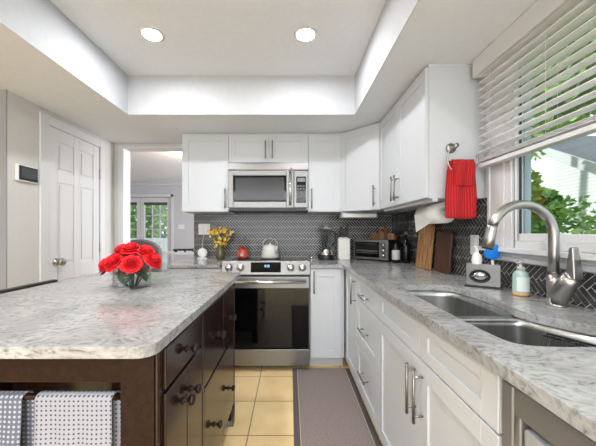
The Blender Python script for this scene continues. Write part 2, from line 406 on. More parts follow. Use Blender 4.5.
# ------------------------------------------------------------------ herringbone backsplash
def herring(name, w, h, label, T):
    """tiles in the u-v plane (u along wall, v up), T maps (u, v, n) to the world"""
    Wd, k, g = .0225, 4, .0032
    bm = bm_(); L = Wd*k
    c45 = math.sqrt(.5); R = int((w+h)/Wd)+8
    for rr in range(-R, R):
        for mm in range(-R//(2*k)-2, R//(2*k)+2):
            for kind in (0, 1):
                if kind == 0: x0, y0, a, b_ = rr+2*k*mm, rr, k, 1
                else: x0, y0, a, b_ = rr+k+2*k*mm, rr+1-k, 1, k
                p = [(x0*Wd+g/2, y0*Wd+g/2), ((x0+a)*Wd-g/2, y0*Wd+g/2), ((x0+a)*Wd-g/2, (y0+b_)*Wd-g/2), (x0*Wd+g/2, (y0+b_)*Wd-g/2)]
                q = [((x+y)*c45, (y-x)*c45 + h/2) for x, y in p]
                poly = q
                for ax, lim, sg in ((0, .001, 1), (0, w-.001, -1), (1, .001, 1), (1, h-.001, -1)):
                    out = []
                    for i in range(len(poly)):
                        A, B = poly[i], poly[(i+1)%len(poly)]
                        da, db = sg*(A[ax]-lim), sg*(B[ax]-lim)
                        if da >= 0: out.append(A)
                        if da*db < 0:
                            s = da/(da-db); out.append((A[0]+s*(B[0]-A[0]), A[1]+s*(B[1]-A[1])))
                    poly = out
                    if len(poly) < 3: break
                if len(poly) < 3: continue
                ar = abs(sum(poly[i][0]*poly[(i+1)%len(poly)][1]-poly[(i+1)%len(poly)][0]*poly[i][1] for i in range(len(poly))))/2
                if ar < 2e-5: continue
                tu, tv = random.gauss(0, .012), random.gauss(0, .012)
                cx = sum(a_[0] for a_ in poly)/len(poly); cy = sum(a_[1] for a_ in poly)/len(poly)
                lo = [bm.verts.new(T(u, v, .004)) for u, v in poly]
                hi = []
                for u, v in poly:
                    uu, vv = cx+(u-cx)*.97, cy+(v-cy)*.97
                    hi.append(bm.verts.new(T(uu, vv, .0068+tu*(u-cx)+tv*(v-cy))))
                n = len(poly); bm.faces.new(hi)
                for i in range(n): bm.faces.new((lo[i], lo[(i+1)%n], hi[(i+1)%n], hi[i]))
    r = thing(name, label, 'backsplash')
    obj('tiles', bm, M['tile'], r)
    bm = bm_(); vs = [T(0,0,.0005), T(w,0,.0005), T(w,h,.0005), T(0,h,.0005), T(0,0,.0048), T(w,0,.0048), T(w,h,.0048), T(0,h,.0048)]
    v = [bm.verts.new(p) for p in vs]
    for f in ((0,3,2,1),(4,5,6,7),(0,1,5,4),(1,2,6,5),(2,3,7,6),(3,0,4,7)): bm.faces.new([v[i] for i in f])
    obj('grout', bm, M['grout'], r)
herring('tile_backsplash', 2.14, .52, 'dark grey glossy herringbone tile backsplash on the wall behind the stove', lambda u, v, n: Vector((-1.04+u, YW-n, CT+.001+v)))
herring('tile_backsplash', 1.54, .475, 'dark grey herringbone tile backsplash on the right wall under the towel and cabinet', lambda u, v, n: Vector((XW-n, 3.13-u, CT+.001+v)))
herring('tile_backsplash', 2.3, .132, 'low strip of dark grey herringbone tile below the window sill behind the faucet', lambda u, v, n: Vector((XW-n, 1.585-u, CT+.001+v)))

# ------------------------------------------------------------------ cabinets
def shaker(name, parent, x0, x1, z0, z1, y=0, rail=.062, m=None):
    m = m or M['cab']; bm = bm_()
    rl = min(rail, (z1-z0)*.3)
    box(bm, x0, x1, y-.013, y-.001, z0, z1)
    box(bm, x0, x0+rail, y-.021, y-.013, z0, z1); box(bm, x1-rail, x1, y-.021, y-.013, z0, z1)
    box(bm, x0+rail, x1-rail, y-.021, y-.013, z0, z0+rl); box(bm, x0+rail, x1-rail, y-.021, y-.013, z1-rl, z1)
    return obj(name, bm, m, parent, .0015)
def bar(parent, c, L, vertical=True, r=.006, so=.034, inset=.025):
    """bar pull centred at c on the door face (front is -y)"""
    bm = bm_(); x, y, z = c; y0 = y-.021
    if vertical:
        tube(bm, [(x, y0-so, z-L/2), (x, y0-so, z+L/2)], r, 10)
        for s in (-1, 1): tube(bm, [(x, y0, z+s*(L/2-inset)), (x, y0-so, z+s*(L/2-inset))], r*.75, 8)
    else:
        tube(bm, [(x-L/2, y0-so, z), (x+L/2, y0-so, z)], r, 10)
        for s in (-1, 1): tube(bm, [(x+s*(L/2-inset), y0, z), (x+s*(L/2-inset), y0-so, z)], r*.75, 8)
    return obj('handle', bm, M['handle'], parent)
def carcass(r, x0, x1, z0, z1, depth, toe=False, m=None):
    bm = bm_(); box(bm, x0, x1, 0, depth, z0, z1); o = obj('body', bm, m or M['cab'], r, .001)
    if toe:
        bm = bm_(); box(bm, x0, x1, .07, depth, 0.0, z0); obj('toe_kick', bm, M['cabdark'], r)
g = .002
UZ0, UZ1 = 1.389, 2.136
UD = .33
# uppers on the back wall
def upper(x0, x1, z0, z1, doors, hx, label, hz=None, hl=.19):
    r = thing('upper_cabinet', label, 'cabinet', (x0, YW-UD, 0), 0, 'white upper cabinets')
    w = x1-x0; bm = bm_(); box(bm, .0008, w-.0008, 0, UD, z0, z1); box(bm, 0.0008, w-.0008, -.004, UD, z1, ZC-.0005); obj('body', bm, M['cab'], r, .001)
    n = doors
    for i in range(n):
        a, b_ = w*i/n+g, w*(i+1)/n-g
        d = shaker('door', r, a, b_, z0+.003, z1-.004)
        bar(d, (hx[i]-x0, 0, (z0+.03+hl/2) if hz is None else hz), hl)
    return r
upper(-1.04, -.592, UZ0, UZ1, 1, [-.62], 'tall white shaker upper cabinet left of the microwave')
upper(-.592, .175, 1.865, UZ1, 2, [-.235, -.168], 'short wide two-door white upper cabinet directly above the microwave', hl=.17)
upper(.175, .485, UZ0, UZ1, 1, [.207], 'narrow single-door white upper cabinet right of the microwave')
# diagonal corner upper
SX = .79; SY1 = 2.505; SY0 = 1.648
r = thing('upper_cabinet', 'diagonal corner white upper cabinet between the two walls', 'cabinet', (0,0,0), 0, 'white upper cabinets')
bm = bm_(); e_ = .001
poly = [(.486, YW-UD+.02), (.486+.0, YW-UD), (SX-.0, SY1+.001), (XW-e_, SY1+.001), (XW-e_, YW-e_), (.486, YW-e_)]
poly = [(.486, YW-UD), (SX, SY1+.001), (XW-e_, SY1+.001), (XW-e_, YW-e_), (.486, YW-e_)]
prism(bm, poly, UZ0, ZC-.0005); obj('body', bm, M['cab'], r, .001)
dg = thing('x', 'x', 'x'); bpy.data.objects.remove(dg)
A = Vector((.486, YW-UD, 0)); B = Vector((SX, SY1, 0)); ang = math.atan2(B.y-A.y, B.x-A.x); Ld = (B-A).length
dd = shaker('door', r, .012, Ld-.012, UZ0+.003, UZ1-.004); dd.location = A; dd.rotation_euler = (0,0,ang)
bar(dd, (Ld-.05, 0, UZ0+.12), .18)
# side uppers (face -x)
r = thing('upper_cabinet', 'two-door white upper cabinet on the right wall, red towel on its end', 'cabinet', (SX, SY1, 0), -PI/2, 'white upper cabinets')
w = SY1-SY0; bm = bm_(); box(bm, 0, w, 0, XW-SX, UZ0, ZC-.0005); box(bm, w-.02, w+.004, -.004, XW-SX-.001, UZ1-.0, ZC-.001); obj('body', bm, M['cab'], r, .001)
md = SY1-2.085
for a, b_, hx in ((g, md-g, md-.03), (md+g, w-g, md+.03)):
    d = shaker('door', r, a, b_, UZ0+.003, UZ1-.004); bar(d, (hx, 0, UZ0+.12), .18)
bm = bm_(); box(bm, 0.002, w, .02, .05, UZ0-.018, UZ0); obj('light_rail', bm, M['cab'], r, .001)

# base cabinets: back run
BZ0, BZ1 = .10, .884
FY = 2.53
def base(name, label, loc, rot, w, depth):
    r = thing(name, label, 'cabinet', loc, rot, 'white base cabinets'); carcass(r, .0008, w-.0008, BZ0, BZ1, depth, True); return r
r = base('base_cabinet', 'white base cabinet left of the stove below the short counter', (-1.05, FY, 0), 0, .45, YW-FY-.001)
d = shaker('drawer', r, g, .45-g, .735, .872); bar(d, (.225, 0, .80), .14, False)
d = shaker('door', r, g, .45-g, BZ0+.005, .728); bar(d, (.41, 0, .6), .18)
r = base('base_cabinet', 'white corner base cabinet with full-height door right of the stove', (.174, FY, 0), 0, .30, YW-FY-.001)
d = shaker('door', r, .006, .27, BZ0+.005, .872); bar(d, (.032, 0, .765), .19)
# right run (faces -x)
CX = .499
r = base('base_cabinet', 'narrow white full-height door cabinet at the inside corner of the right run', (CX, 2.528, 0), -PI/2, .445, XW-CX-.001)
d = shaker('door', r, .035, .445-g, BZ0+.005, .872); bar(d, (.41, 0, .765), .19)
r = base('base_cabinet', 'white three-drawer base cabinet left of the sink cabinet', (CX, 2.08, 0), -PI/2, .507, XW-CX-.001)
for z0, z1, hz in ((.735, .872, .785), (.43, .728, .565), (BZ0+.005, .423, .28)):
    d = shaker('drawer', r, g, .507-g, z0, z1); bar(d, (.2535, 0, hz), .16, False)
r = base('sink_cabinet', 'wide white two-door base cabinet under the sink', (CX, 1.573, 0), -PI/2, .909, .1)
bpy.data.objects.remove(r.children[0]); bpy.data.objects.remove(r.children[0])
bm = bm_(); D = XW-CX-.001
box(bm, 0, .018, 0, D, BZ0, BZ1); box(bm, .891, .909, 0, D, BZ0, BZ1); box(bm, .018, .891, 0, D, BZ0, BZ0+.018); box(bm, .018, .891, D-.012, D, BZ0, BZ1); box(bm, .018, .891, 0, .018, .70, BZ1)
obj('body', bm, M['cab'], r, .001)
bm = bm_(); box(bm, 0, .909, .07, .09, 0, BZ0); obj('toe_kick', bm, M['cabdark'], r)
for i in (0, 1):
    a, b_ = (g, .50-g) if i == 0 else (.50+g, .909-g)
    shaker('false_drawer', r, a, b_, .735, .872)
    d = shaker('door', r, a, b_, BZ0+.005, .728); bar(d, (.50-.03 if i == 0 else .50+.03, 0, .605), .19)
r = base('base_cabinet', 'white base cabinet beyond the dishwasher at the near end', (CX, .05, 0), -PI/2, .65, XW-CX-.001)
d = shaker('door', r, g, .65-g, BZ0+.005, .872); bar(d, (.06, 0, .765), .19)

# dishwasher
r = thing('dishwasher', 'stainless steel dishwasher with recessed pocket handle at the lower right', 'dishwasher', (CX, .661, 0), -PI/2)
bm = bm_(); box(bm, .004, .604, .03, .58, .09, .868); obj('tub', bm, M['black'], r)
bm = bm_()
box(bm, .004, .036, -.02, .028, .105, .865); box(bm, .572, .604, -.02, .028, .105, .865)
box(bm, .036, .572, -.016, .028, .81, .865); box(bm, .036, .572, -.016, .028, .105, .69); box(bm, .036, .572, .012, .028, .69, .81); box(bm, .036, .052, -.016, .012, .69, .81)
obj('door', bm, noisy('dishwasher_steel', (158,158,159), (148,148,149), 60, .45, (1, 1, 40), metal=.7, detail=2), r, .003)
bm = bm_(); prism(bm, [(-.015, .786), (.008, .70), (.012, .70), (.012, .79), (-.01, .79)], .05, .20, axis='x')
bm.free(); bm = bm_()
box(bm, .058, .20, -.013, .01, .70, .79); o = obj('control_badge', bm, mat('badge_silver', (186,188,190), .35, .3), r, .004); o['label'] = 'pale grey badge plate set in the pocket'
bm = bm_(); 
for z in (.724, .751): box(bm, .066, .125, -.0135, -.0118, z, z+.002)
for x in (.066, .123): box(bm, x, x+.002, -.0135, -.0118, .724, .753)
for k in range(5): box(bm, .074+.009*k, .079+.009*k, -.0135, -.0118, .733, .744)
obj('badge_mark', bm, mat('badge_ink', (110,112,114), .5), o)
bm = bm_(); box(bm, .004, .604, .06, .075, 0, .10); obj('toe_panel', bm, M['black'], r)

# ------------------------------------------------------------------ worktops
def slab(name, outer, holes, label, z0=.885, z1=CT, bev=.006):
    bm = bm_(); 
    edges = []
    for loop in [outer]+holes:
        vs = [bm.verts.new((x, y, z0)) for x, y in loop]
        edges += [bm.edges.new((vs[i], vs[(i+1) % len(vs)])) for i in range(len(vs))]
    bmesh.ops.triangle_fill(bm, edges=edges, use_beauty=True, use_dissolve=False)
    f = list(bm.faces); ex = bmesh.ops.extrude_face_region(bm, geom=f)
    bmesh.ops.translate(bm, verts=[v for v in ex['geom'] if isinstance(v, bmesh.types.BMVert)], vec=(0,0,z1-z0))
    return tag(obj(name, bm, M['quartz'], None, bev), label, 'countertop')
def chaikin(p, n=2):
    for _ in range(n):
        q = []
        for i in range(len(p)):
            a, b_ = p[i], p[(i+1) % len(p)]
            q += [(a[0]*.75+b_[0]*.25, a[1]*.75+b_[1]*.25), (a[0]*.25+b_[0]*.75, a[1]*.25+b_[1]*.75)]
        p = q
    return p
sink_ctrl = [(.562,1.53),(.556,1.46),(.556,1.20),(.556,.95),(.556,.82),(.566,.735),(.64,.716),(.80,.716),(.95,.716),(1.0,.75),(.985,.81),(.915,.87),(.875,.94),(.845,1.0),(.828,1.065),(.84,1.10),(.86,1.18),(.87,1.28),(.865,1.41),(.84,1.53),(.76,1.55),(.64,1.55)]
hole = chaikin(sink_ctrl, 2)
XE = .456
cr = []
slab('right_worktop', [(.178,YW-.001),(.178,2.49),(XE-.012,2.49),(XE-.003,2.487),(XE,2.478),(XE,-.60),(XW-.001,-.60),(XW-.001,YW-.001)], [hole[::-1]], 'long L-shaped grey speckled quartz worktop holding the sink along the right wall')
slab('left_worktop', [(-1.065,YW-.001),(-1.065,2.50),(-1.055,2.49),(-.603,2.49),(-.603,YW-.001)], [], 'short grey quartz worktop left of the stove under the yellow flowers')

# sink
def clip(poly, ax, lim, sg):
    out = []
    for i in range(len(poly)):
        A, B = poly[i], poly[(i+1)%len(poly)]; da, db = sg*(A[ax]-lim), sg*(B[ax]-lim)
        if da >= 0: out.append(A)
        if da*db < 0:
            s = da/(da-db); out.append((A[0]+s*(B[0]-A[0]), A[1]+s*(B[1]-A[1])))
    return out
def grow(poly, d):
    n = len(poly); out = []
    for i in range(n):
        a, b_ = poly[i-1], poly[(i+1)%n]; tx, ty = b_[0]-a[0], b_[1]-a[1]; L = math.hypot(tx, ty) or 1
        out.append((poly[i][0]+d*SG*ty/L, poly[i][1]-d*SG*tx/L))
    return out
area = sum(hole[i][0]*hole[(i+1)%len(hole)][1]-hole[(i+1)%len(hole)][0]*hole[i][1] for i in range(len(hole)))
SG = 1 if area > 0 else -1
def resample(p, n):
    L = [0]
    for i in range(len(p)): L.append(L[-1]+math.dist(p[i], p[(i+1)%len(p)]))
    out = []; j = 0
    for k in range(n):
        s = L[-1]*k/n
        while L[j+1] < s: j += 1
        f = (s-L[j])/max(L[j+1]-L[j], 1e-9); a, b_ = p[j], p[(j+1)%len(p)]
        out.append((a[0]+f*(b_[0]-a[0]), a[1]+f*(b_[1]-a[1])))
    return out
r = thing('kitchen_sink', 'stainless steel double bowl undermount sink set in the worktop', 'sink', (0,0,0))
big = grow(hole, .004)
steel_sink = noisy('sink_steel', (190,190,189), (170,170,169), 30, .34, (1, 1, .15), metal=1, detail=2)
for nm, ax, lim, sg, depth in (('far_bowl', 1, 1.085, 1, .19), ('near_bowl', 1, 1.057, -1, .20)):
    p = clip(big, ax, lim, sg); p = chaikin(resample(p, 60), 1); p = resample(p, 72)
    cx = sum(a[0] for a in p)/len(p); cy = sum(a[1] for a in p)/len(p)
    bm = bm_(); rings = []
    zt = .8835
    levels = [(1.0, zt), (.997, zt-.03), (.99, zt-depth*.8), (.97, zt-depth*.93), (.92, zt-depth), (.5, zt-depth-.004), (.12, zt-depth-.008)]
    for s, z in levels: rings.append([bm.verts.new((cx+(x-cx)*s, cy+(y-cy)*s, z)) for x, y in p])
    for i in range(len(rings)-1):
        for k in range(72):
            f = bm.faces.new((rings[i][k], rings[i][(k+1)%72], rings[i+1][(k+1)%72], rings[i+1][k])); f.smooth = True
    bm.faces.new(rings[-1])
    obj(nm, bm, steel_sink, r, solid=.0012)
    bm = bm_(); lathe(bm, [(.045,0),(.042,.003),(.03,.002),(.028,-.003),(0,-.004)], (cx, cy, zt-depth-.005)); obj('drain', bm, M['chrome'], r)
bm = bm_(); 
box(bm, .560, .826, 1.050, 1.092, .868, .8835); obj('divider', bm, steel_sink, r, .006)
# wire rack in the near bowl
bm = bm_()
z = .705
for k in range(9): x = .60+.03*k; tube(bm, [(x, .765, z), (x, .95, z)], .002, 6)
for y in (.765, .86, .95): tube(bm, [(.60, y, z-.004), (.84, y, z-.004)], .0025, 6)
for x, y in ((.605,.77),(.835,.77),(.605,.945),(.835,.945)): tube(bm, [(x, y, z), (x, y, z-.018)], .004, 6)
tag(obj('sink_grid', bm, M['chrome']), 'steel wire grid lying in the bottom of the near sink bowl', 'grid')
bm = bm_()
P0, P1 = Vector((.825,.945,0)), Vector((.915,.775,0)); dv = (P1-P0).normalized(); nv = Vector((-dv.y, dv.x, 0))*-1
if nv.x < 0: nv = -nv
nv *= .032
for zz in (.862, .80): tube(bm, [p+Vector((0,0,zz)) for p in (P0, P1, P1+nv, P0+nv, P0)], .0028, 6)
for k in range(13):
    p = P0.lerp(P1, k/12); tube(bm, [p+Vector((0,0,.862)), p+Vector((0,0,.735)), p+nv+Vector((0,0,.735)), p+nv+Vector((0,0,.862))], .0015, 5)
tag(obj('wire_caddy', bm, mat('dark_wire', (60,60,62), .35, .8)), 'dark wire utensil basket hanging in the near sink bowl', 'basket')

# ------------------------------------------------------------------ island
IX0, IX1, IY0, IY1 = -1.325, -.34, .716, 2.035
def rr(x0, x1, y0, y1, r, n=5):
    out = []
    for cx, cy, a0 in ((x1-r, y0+r, -PI/2), (x1-r, y1-r, 0), (x0+r, y1-r, PI/2), (x0+r, y0+r, PI)):
        for k in range(n+1):
            a = a0+PI/2*k/n; out.append((cx+r*math.cos(a), cy+r*math.sin(a)))
    return out
slab('island_worktop', rr(IX0, IX1, IY0, IY1, .045, 7), [], 'grey speckled quartz island top under the vase of red roses', bev=.007)
FX = -.363
r = thing('kitchen_island', 'espresso dark wood island with drawers, doors and an open towel rail end', 'island', (FX, .79, 0), PI/2)
L1, L2, L3, LT = .383, .745, 1.05, 1.05
WI = .935     # body width (local +y runs towards -x)
es, eh = M['espresso'], M['espresso_h']
for q_ in ((0,.06,0,.10), (0,.06,WI-.10,WI), (1.0,LT,0,.05), (1.0,LT,WI-.05,WI)):
    bm = bm_(); box(bm, *q_, 0, .884); obj('post', bm, eh, r, .003)
bm = bm_(); box(bm, .012, .05, .10, WI-.10, .782, .884); obj('top_rail', bm, eh, r, .003)
bm = bm_(); box(bm, .40, 1.04, .008, WI-.01, .115, .883); box(bm, .06, .40, .008, .16, .115, .883); box(bm, .06, .40, WI-.16, WI-.008, .115, .883); box(bm, .05, .42, .16, WI-.16, .115, .14); obj('body', bm, es, r)
def slab_front(nm, x0, x1, z0, z1, knobs):
    bm = bm_(); box(bm, x0, x1, -.012, .006, z0, z1)
    # raised moulding frame
    d = obj(nm, bm, es, r, .004)
    for kx, kz in knobs:
        bm = bm_(); lathe(bm, [(.013,0),(.013,.003),(.007,.006),(.007,.018),(.015,.022),(.018,.030),(.014,.037),(0,.039)], (kx, -.012, kz), 16, mat4=Matrix.Rotation(PI/2, 4, 'X')); ssmooth(obj('knob', bm, M['knob'], d))
for q_ in ((.37,.392,-.014), (.0,.03,-.002), (1.028,1.05,-.014)):
    bm = bm_(); box(bm, q_[0], q_[1], q_[2], .01, .105 if q_[0] < 1 else .03, .884); obj('stile', bm, es, r, .003)
slab_front('drawer', .032, .368, .75, .870, [(.20, .80)])
slab_front('door', .032, .199, .13, .738, [(.165, .645)])
slab_front('door', .201, .368, .13, .738, [(.235, .645)])
slab_front('door', .396, .742, .558, .870, [(.62, .70)])
slab_front('door', .746, 1.026, .558, .870, [(.90, .70)])
slab_front('drawer', .396, 1.026, .13, .54, [(.55, .31), (.86, .31)])
bm = bm_(); box(bm, .39, 1.03, -.016, .008, .543, .555); obj('rail', bm, es, r, .002)
bm = bm_(); prism(bm, [(1.05, 0), (.99, 0), (1.0, .03), (1.03, .115), (1.05, .115)], -.014, .03, axis='y'); obj('foot', bm, es, r, .002)
bm = bm_(); tube(bm, [(.033, .10, .732), (.033, WI-.10, .732)], .009, 12); obj('towel_rail', bm, M['espresso_h'], r)

def cloth_over(name, x0, x1, bary, barz, rad, front, back, m, label, cat, shift=0, group=None, seed=0, wob=.006, thick=.003):
    """cloth hung over a rail running along x; front falls on the -y side"""
    bm = bm_(); uvl = bm.loops.layers.uv.new('uv')
    nu = 26; path = []
    nf = 16
    for k in range(nf): s = front*(1-k/nf); path.append((-1, s))
    for k in range(9): path.append((0, PI*k/8))
    for k in range(1, nf+1): path.append((1, back*k/nf))
    grid = []; vv = 0; last = None
    for i, (kd, s) in enumerate(path):
        row = []
        for j in range(nu+1):
            u = j/nu
            sd = shift if kd == 1 else 0
            if kd == 0: sd = shift*(s/PI)
            x = x0+(x1-x0)*u + sd
            if kd == -1: y, z, hang = bary-rad, barz-s, s
            elif kd == 0: y, z, hang = bary-rad*math.cos(s), barz+rad*math.sin(s), 0
            else: y, z, hang = bary+rad, barz-s, s
            amp = wob*min(1, hang/.15)
            y += -abs(amp*math.sin(u*9+seed))*(1 if kd < 1 else -1)
            x += amp*.6*math.sin(hang*14+seed)
            row.append(bm.verts.new((x, y, z)))
        c = Vector((0, row[0].co.y, row[0].co.z))
        if last is not None: vv += (c-last).length
        last = c; grid.append((row, vv))
    for i in range(len(grid)-1):
        for j in range(nu):
            f = bm.faces.new((grid[i][0][j], grid[i][0][j+1], grid[i+1][0][j+1], grid[i+1][0][j])); f.smooth = True
            for lp, (ii, jj) in zip(f.loops, ((i,j),(i,j+1),(i+1,j+1),(i+1,j))): lp[uvl].uv = ((x1-x0)*jj/nu, grid[ii][1])
    return tag(obj(name, bm, m, solid=thick), label, cat, group)
cloth_over('dish_towel', -.712, -.498, .823, .732, .013, .46, .40, M['dotw'], 'white dish towel with small grey dots on the island rail', 'towel', .012, 'dotted towels on the island rail', 1)
cloth_over('dish_towel', -.962, -.748, .823, .732, .013, .46, .40, M['dotg'], 'grey blue dish towel with white dots at the left edge of the island rail', 'towel', .012, 'dotted towels on the island rail', 3)

# dark counter stool on the far-left side of the island
r = thing('counter_stool', 'dark stool back just showing over the left edge of the island', 'stool', (-1.36, 1.44, 0))
bm = bm_(); prism(bm, [(-.02,-.24),(.02,-.24),(.02,.24),(-.02,.24)], .86, .924); obj('backrest', bm, M['black'], r, .008)
bm = bm_(); box(bm, -.42, -.03, -.21, .21, .60, .65); obj('seat', bm, M['espresso'], r, .012)
for x, y, zt in ((-.39,-.18,.6),(-.39,.18,.6),(-.0,-.2,.87),(-.0,.2,.87)):
    bm = bm_(); tube(bm, [(x, y, 0), (x, y, zt)], [.014,.018], 10); obj('leg', bm, M['espresso'], r)
for y in (-.18,.18):
    bm = bm_(); tube(bm, [(-.39, y, .25), (0, y*1.1, .25)], .01, 8); obj('stretcher', bm, M['espresso'], r)

# ------------------------------------------------------------------ range
r = thing('stove', 'stainless slide-in electric stove with black glass oven door', 'stove', (-.5945, 2.50, 0))
W = .768; DP = YW-2.50-.012
bm = bm_(); box(bm, .004, W-.004, .03, DP, .04, .905); obj('body', bm, M['black'], r)
bm = bm_(); box(bm, 0, W, .10, DP, .906, .922); o = obj('cooktop', bm, M['blackglass'], r, .003); o['label'] = 'black glass cooktop'
for x, y, rad in ((.19,.24,.10),(.57,.24,.08),(.19,.48,.08),(.57,.48,.10),(.38,.42,.06)):
    bm = bm_(); lathe(bm, [(rad, .9222), (rad, .9226), (rad-.004, .9226), (rad-.004, .9222), (rad, .9222)], (x, y, 0), 40); obj('burner_ring', bm, mat('ring_grey', (70,70,72), .3), o)
bm = bm_(); prism(bm, [(-.005,.83),(.0,.822),(.11,.822),(.11,.938),(.075,.944),(.035,.942)], -.002, W+.002, axis='x'); p = obj('control_panel', bm, M['steelh'], r, .004)
nrm = Vector((0, -.94, .34)).normalized(); rot = nrm.to_track_quat('Z', 'Y').to_matrix().to_4x4()
def onpan(x, v, h=0):   # v: 0 bottom .. 1 top of the sloped fascia
    return Vector((x, -.005+.04*v, .83+.112*v)) + nrm*h
for kx in (.065, .165, .60, .70):
    bm = bm_(); lathe(bm, [(.034,0),(.034,.004),(.026,.008),(.024,.034),(.021,.038),(0,.038)], onpan(kx, .5, .0005), 24, mat4=rot); k_ = ssmooth(obj('knob', bm, M['chrome'], p))
bm = bm_()
vs = [onpan(.255,.16,.002), onpan(.515,.16,.002), onpan(.515,.9,.002), onpan(.255,.9,.002)]; bs = [v - nrm*.004 for v in vs]
V = [bm.verts.new(v) for v in bs+vs]
for f in ((0,3,2,1),(4,5,6,7),(0,1,5,4),(1,2,6,5),(2,3,7,6),(3,0,4,7)): bm.faces.new([V[i] for i in f])
dsp = obj('display', bm, M['blackglass'], p)
bm = bm_()
segs = {'1':'bc','2':'abged','0':'abcdef'}
def digit(bm, ch, x, v0, w=.008, h=.14):
    S = {'a':(0,w,h,h),'d':(0,w,0,0),'g':(0,w,h/2,h/2),'b':(w,w,h/2,h),'c':(w,w,0,h/2),'f':(0,0,h/2,h),'e':(0,0,0,h/2)}
    for s in segs[ch]:
        a, b_, c, d_ = S[s]; q = .0011; qv = .013
        P = [onpan(x+a-q, v0+c-qv, .0026), onpan(x+b_+q, v0+c-qv, .0026), onpan(x+b_+q, v0+d_+qv, .0026), onpan(x+a-q, v0+d_+qv, .0026)]
        bm.faces.new([bm.verts.new(v) for v in P])
for i, ch in enumerate('1200'): digit(bm, ch, .366+.0125*i+(.004 if i > 1 else 0), .55)
obj('clock_digits', bm, M['led'], dsp)
bm = bm_(); box(bm, .006, W-.006, -.018, .028, .715, .812); box(bm, .006, W-.006, -.018, .028, .205, .222); box(bm, .006, .024, -.018, .028, .222, .715); box(bm, W-.024, W-.006, -.018, .028, .222, .715)
d = obj('oven_door', bm, M['steelh'], r, .004)
bm = bm_(); box(bm, .012, W-.012, -.021, -.012, .207, .716); obj('oven_glass', bm, M['blackglass'], d, .002)
bm = bm_(); tube(bm, [(.04,-.07,.775),(W-.04,-.07,.775)], .013, 14)
for x in (.055, W-.055): tube(bm, [(x,-.018,.775),(x,-.07,.775)], .009, 10)
obj('oven_handle', bm, M['chrome'], d)
bm = bm_(); box(bm, .006, W-.006, -.018, .028, .05, .19); obj('storage_drawer', bm, M['steelh'], r, .004)
for x in (.06, W-.06):
    bm = bm_(); tube(bm, [(x, .12, 0), (x, .12, .045)], .018, 10); obj('foot', bm, M['black'], r)

# microwave
r = thing('microwave', 'stainless over-the-range microwave hung between the upper cabinets', 'microwave', (-.590, 2.755, 1.397))
W, H = .763, .463; DP = YW-2.755-.002
bm = bm_(); box(bm, 0, W, .03, DP, .012, H); obj('body', bm, M['steel'], r, .002)
bm = bm_(); box(bm, .01, W-.01, .02, DP-.02, 0, .012); box(bm, .015, W-.015, .003, .03, 0, .03); obj('underside', bm, M['black'], r)
bm = bm_(); prism(bm, [(.03,H),(.03,.383),(.0,.383),(-.004,.395),(.0,H-.02),(.006,H)], 0, W, axis='x'); v_ = obj('vent_panel', bm, M['steelh'], r, .002)
bm = bm_(); lathe(bm, [(.007,0),(.007,.002),(0,.002)], (.60, -.003, .403), 12, mat4=Matrix.Rotation(PI/2,4,'X')); obj('button', bm, M['black'], v_)
bm = bm_()
a, b_, c, d_ = .05, .555, .085, .335
box(bm, 0, a, 0, .03, .03, .38); box(bm, b_, .625, 0, .03, .03, .38); box(bm, a, b_, 0, .03, .03, c); box(bm, a, b_, 0, .03, d_, .38)
dr = obj('door', bm, M['steelh'], r, .004)
bm = bm_(); box(bm, a, b_, .006, .016, c, d_); obj('door_glass', bm, M['blackglass'], dr)
bm = bm_(); box(bm, a+.02, b_-.02, .003, .0055, c+.02, d_-.02); obj('door_mesh', bm, M['micglass'], dr)
bm = bm_(); tube(bm, [(.592,-.035,.05),(.592,-.035,.365)], .012, 14)
for z in (.07,.345): tube(bm, [(.592,.0,z),(.592,-.035,z)], .008, 10)
obj('handle', bm, M['chrome'], dr)
bm = bm_(); box(bm, .628, W, 0, .03, .03, .38); cp = obj('control_panel', bm, M['steelh'], r, .004)
bm = bm_(); box(bm, .65, W-.022, -.002, .002, .075, .325); kp = obj('keypad', bm, M['blackglass'], cp)
bm = bm_()
for i in range(6):
    for j in range(3): box(bm, .657+.026*j, .677+.026*j, -.0032, -.001, .085+.028*i, .105+.028*i)
obj('keys', bm, mat('key_grey', (84,86,90), .4), kp)
bm = bm_(); box(bm, .66, W-.03, -.0032, -.001, .275, .312); obj('display', bm, mat('display_grey', (120,126,130), .3), kp)

# ------------------------------------------------------------------ faucet
r = thing('kitchen_faucet', 'brushed nickel gooseneck pull-down faucet standing behind the sink', 'faucet', (1.03, 1.12, CT))
bm = bm_()
lathe(bm, [(.034,0),(.034,.004),(.030,.008),(.030,.03)], (0,0,0), 28)
tube(bm, [(0,0,.02),(0,.0,.05),(0,.008,.085),(0,.013,.12)], [.030,.029,.026,.021], 20)
tube(bm, [(0,-.003,.01),(0,-.018,.05),(0,-.040,.09),(0,-.062,.12)], [.029,.031,.031,.028], 20)
body = ssmooth(obj('body', bm, M['nickel'], r))
path = [(0,.013,.115),(0,.013,.20),(0,.013,.262)]
cx, cz, R = -.123, .268, .123
for k in range(1, 18):
    a = PI*k/19; path.append((cx+R*math.cos(a), .013, cz+R*math.sin(a)))
bm = bm_(); tube(bm, path, .0175, 18); obj('neck', bm, M['nickel'], r)
bm = bm_(); tube(bm, [(0,.013,.125),(0,.013,.129)], .0182, 18); obj('collar', bm, M['handle'], r)
pe = Vector(path[-1]); pd = (pe-Vector(path[-2])).normalized(); pd = Vector((-.22, 0, -.97)).normalized()
bm = bm_(); tube(bm, [pe, pe+pd*.012, pe+pd*.05, pe+pd*.09], [.0176,.0182,.0195,.0215], 18); obj('spray_head', bm, M['nickel'], r)
bm = bm_(); tube(bm, [pe+pd*.09, pe+pd*.094], [.019,.018], 18); obj('nozzle', bm, M['black'], r)
bm = bm_()
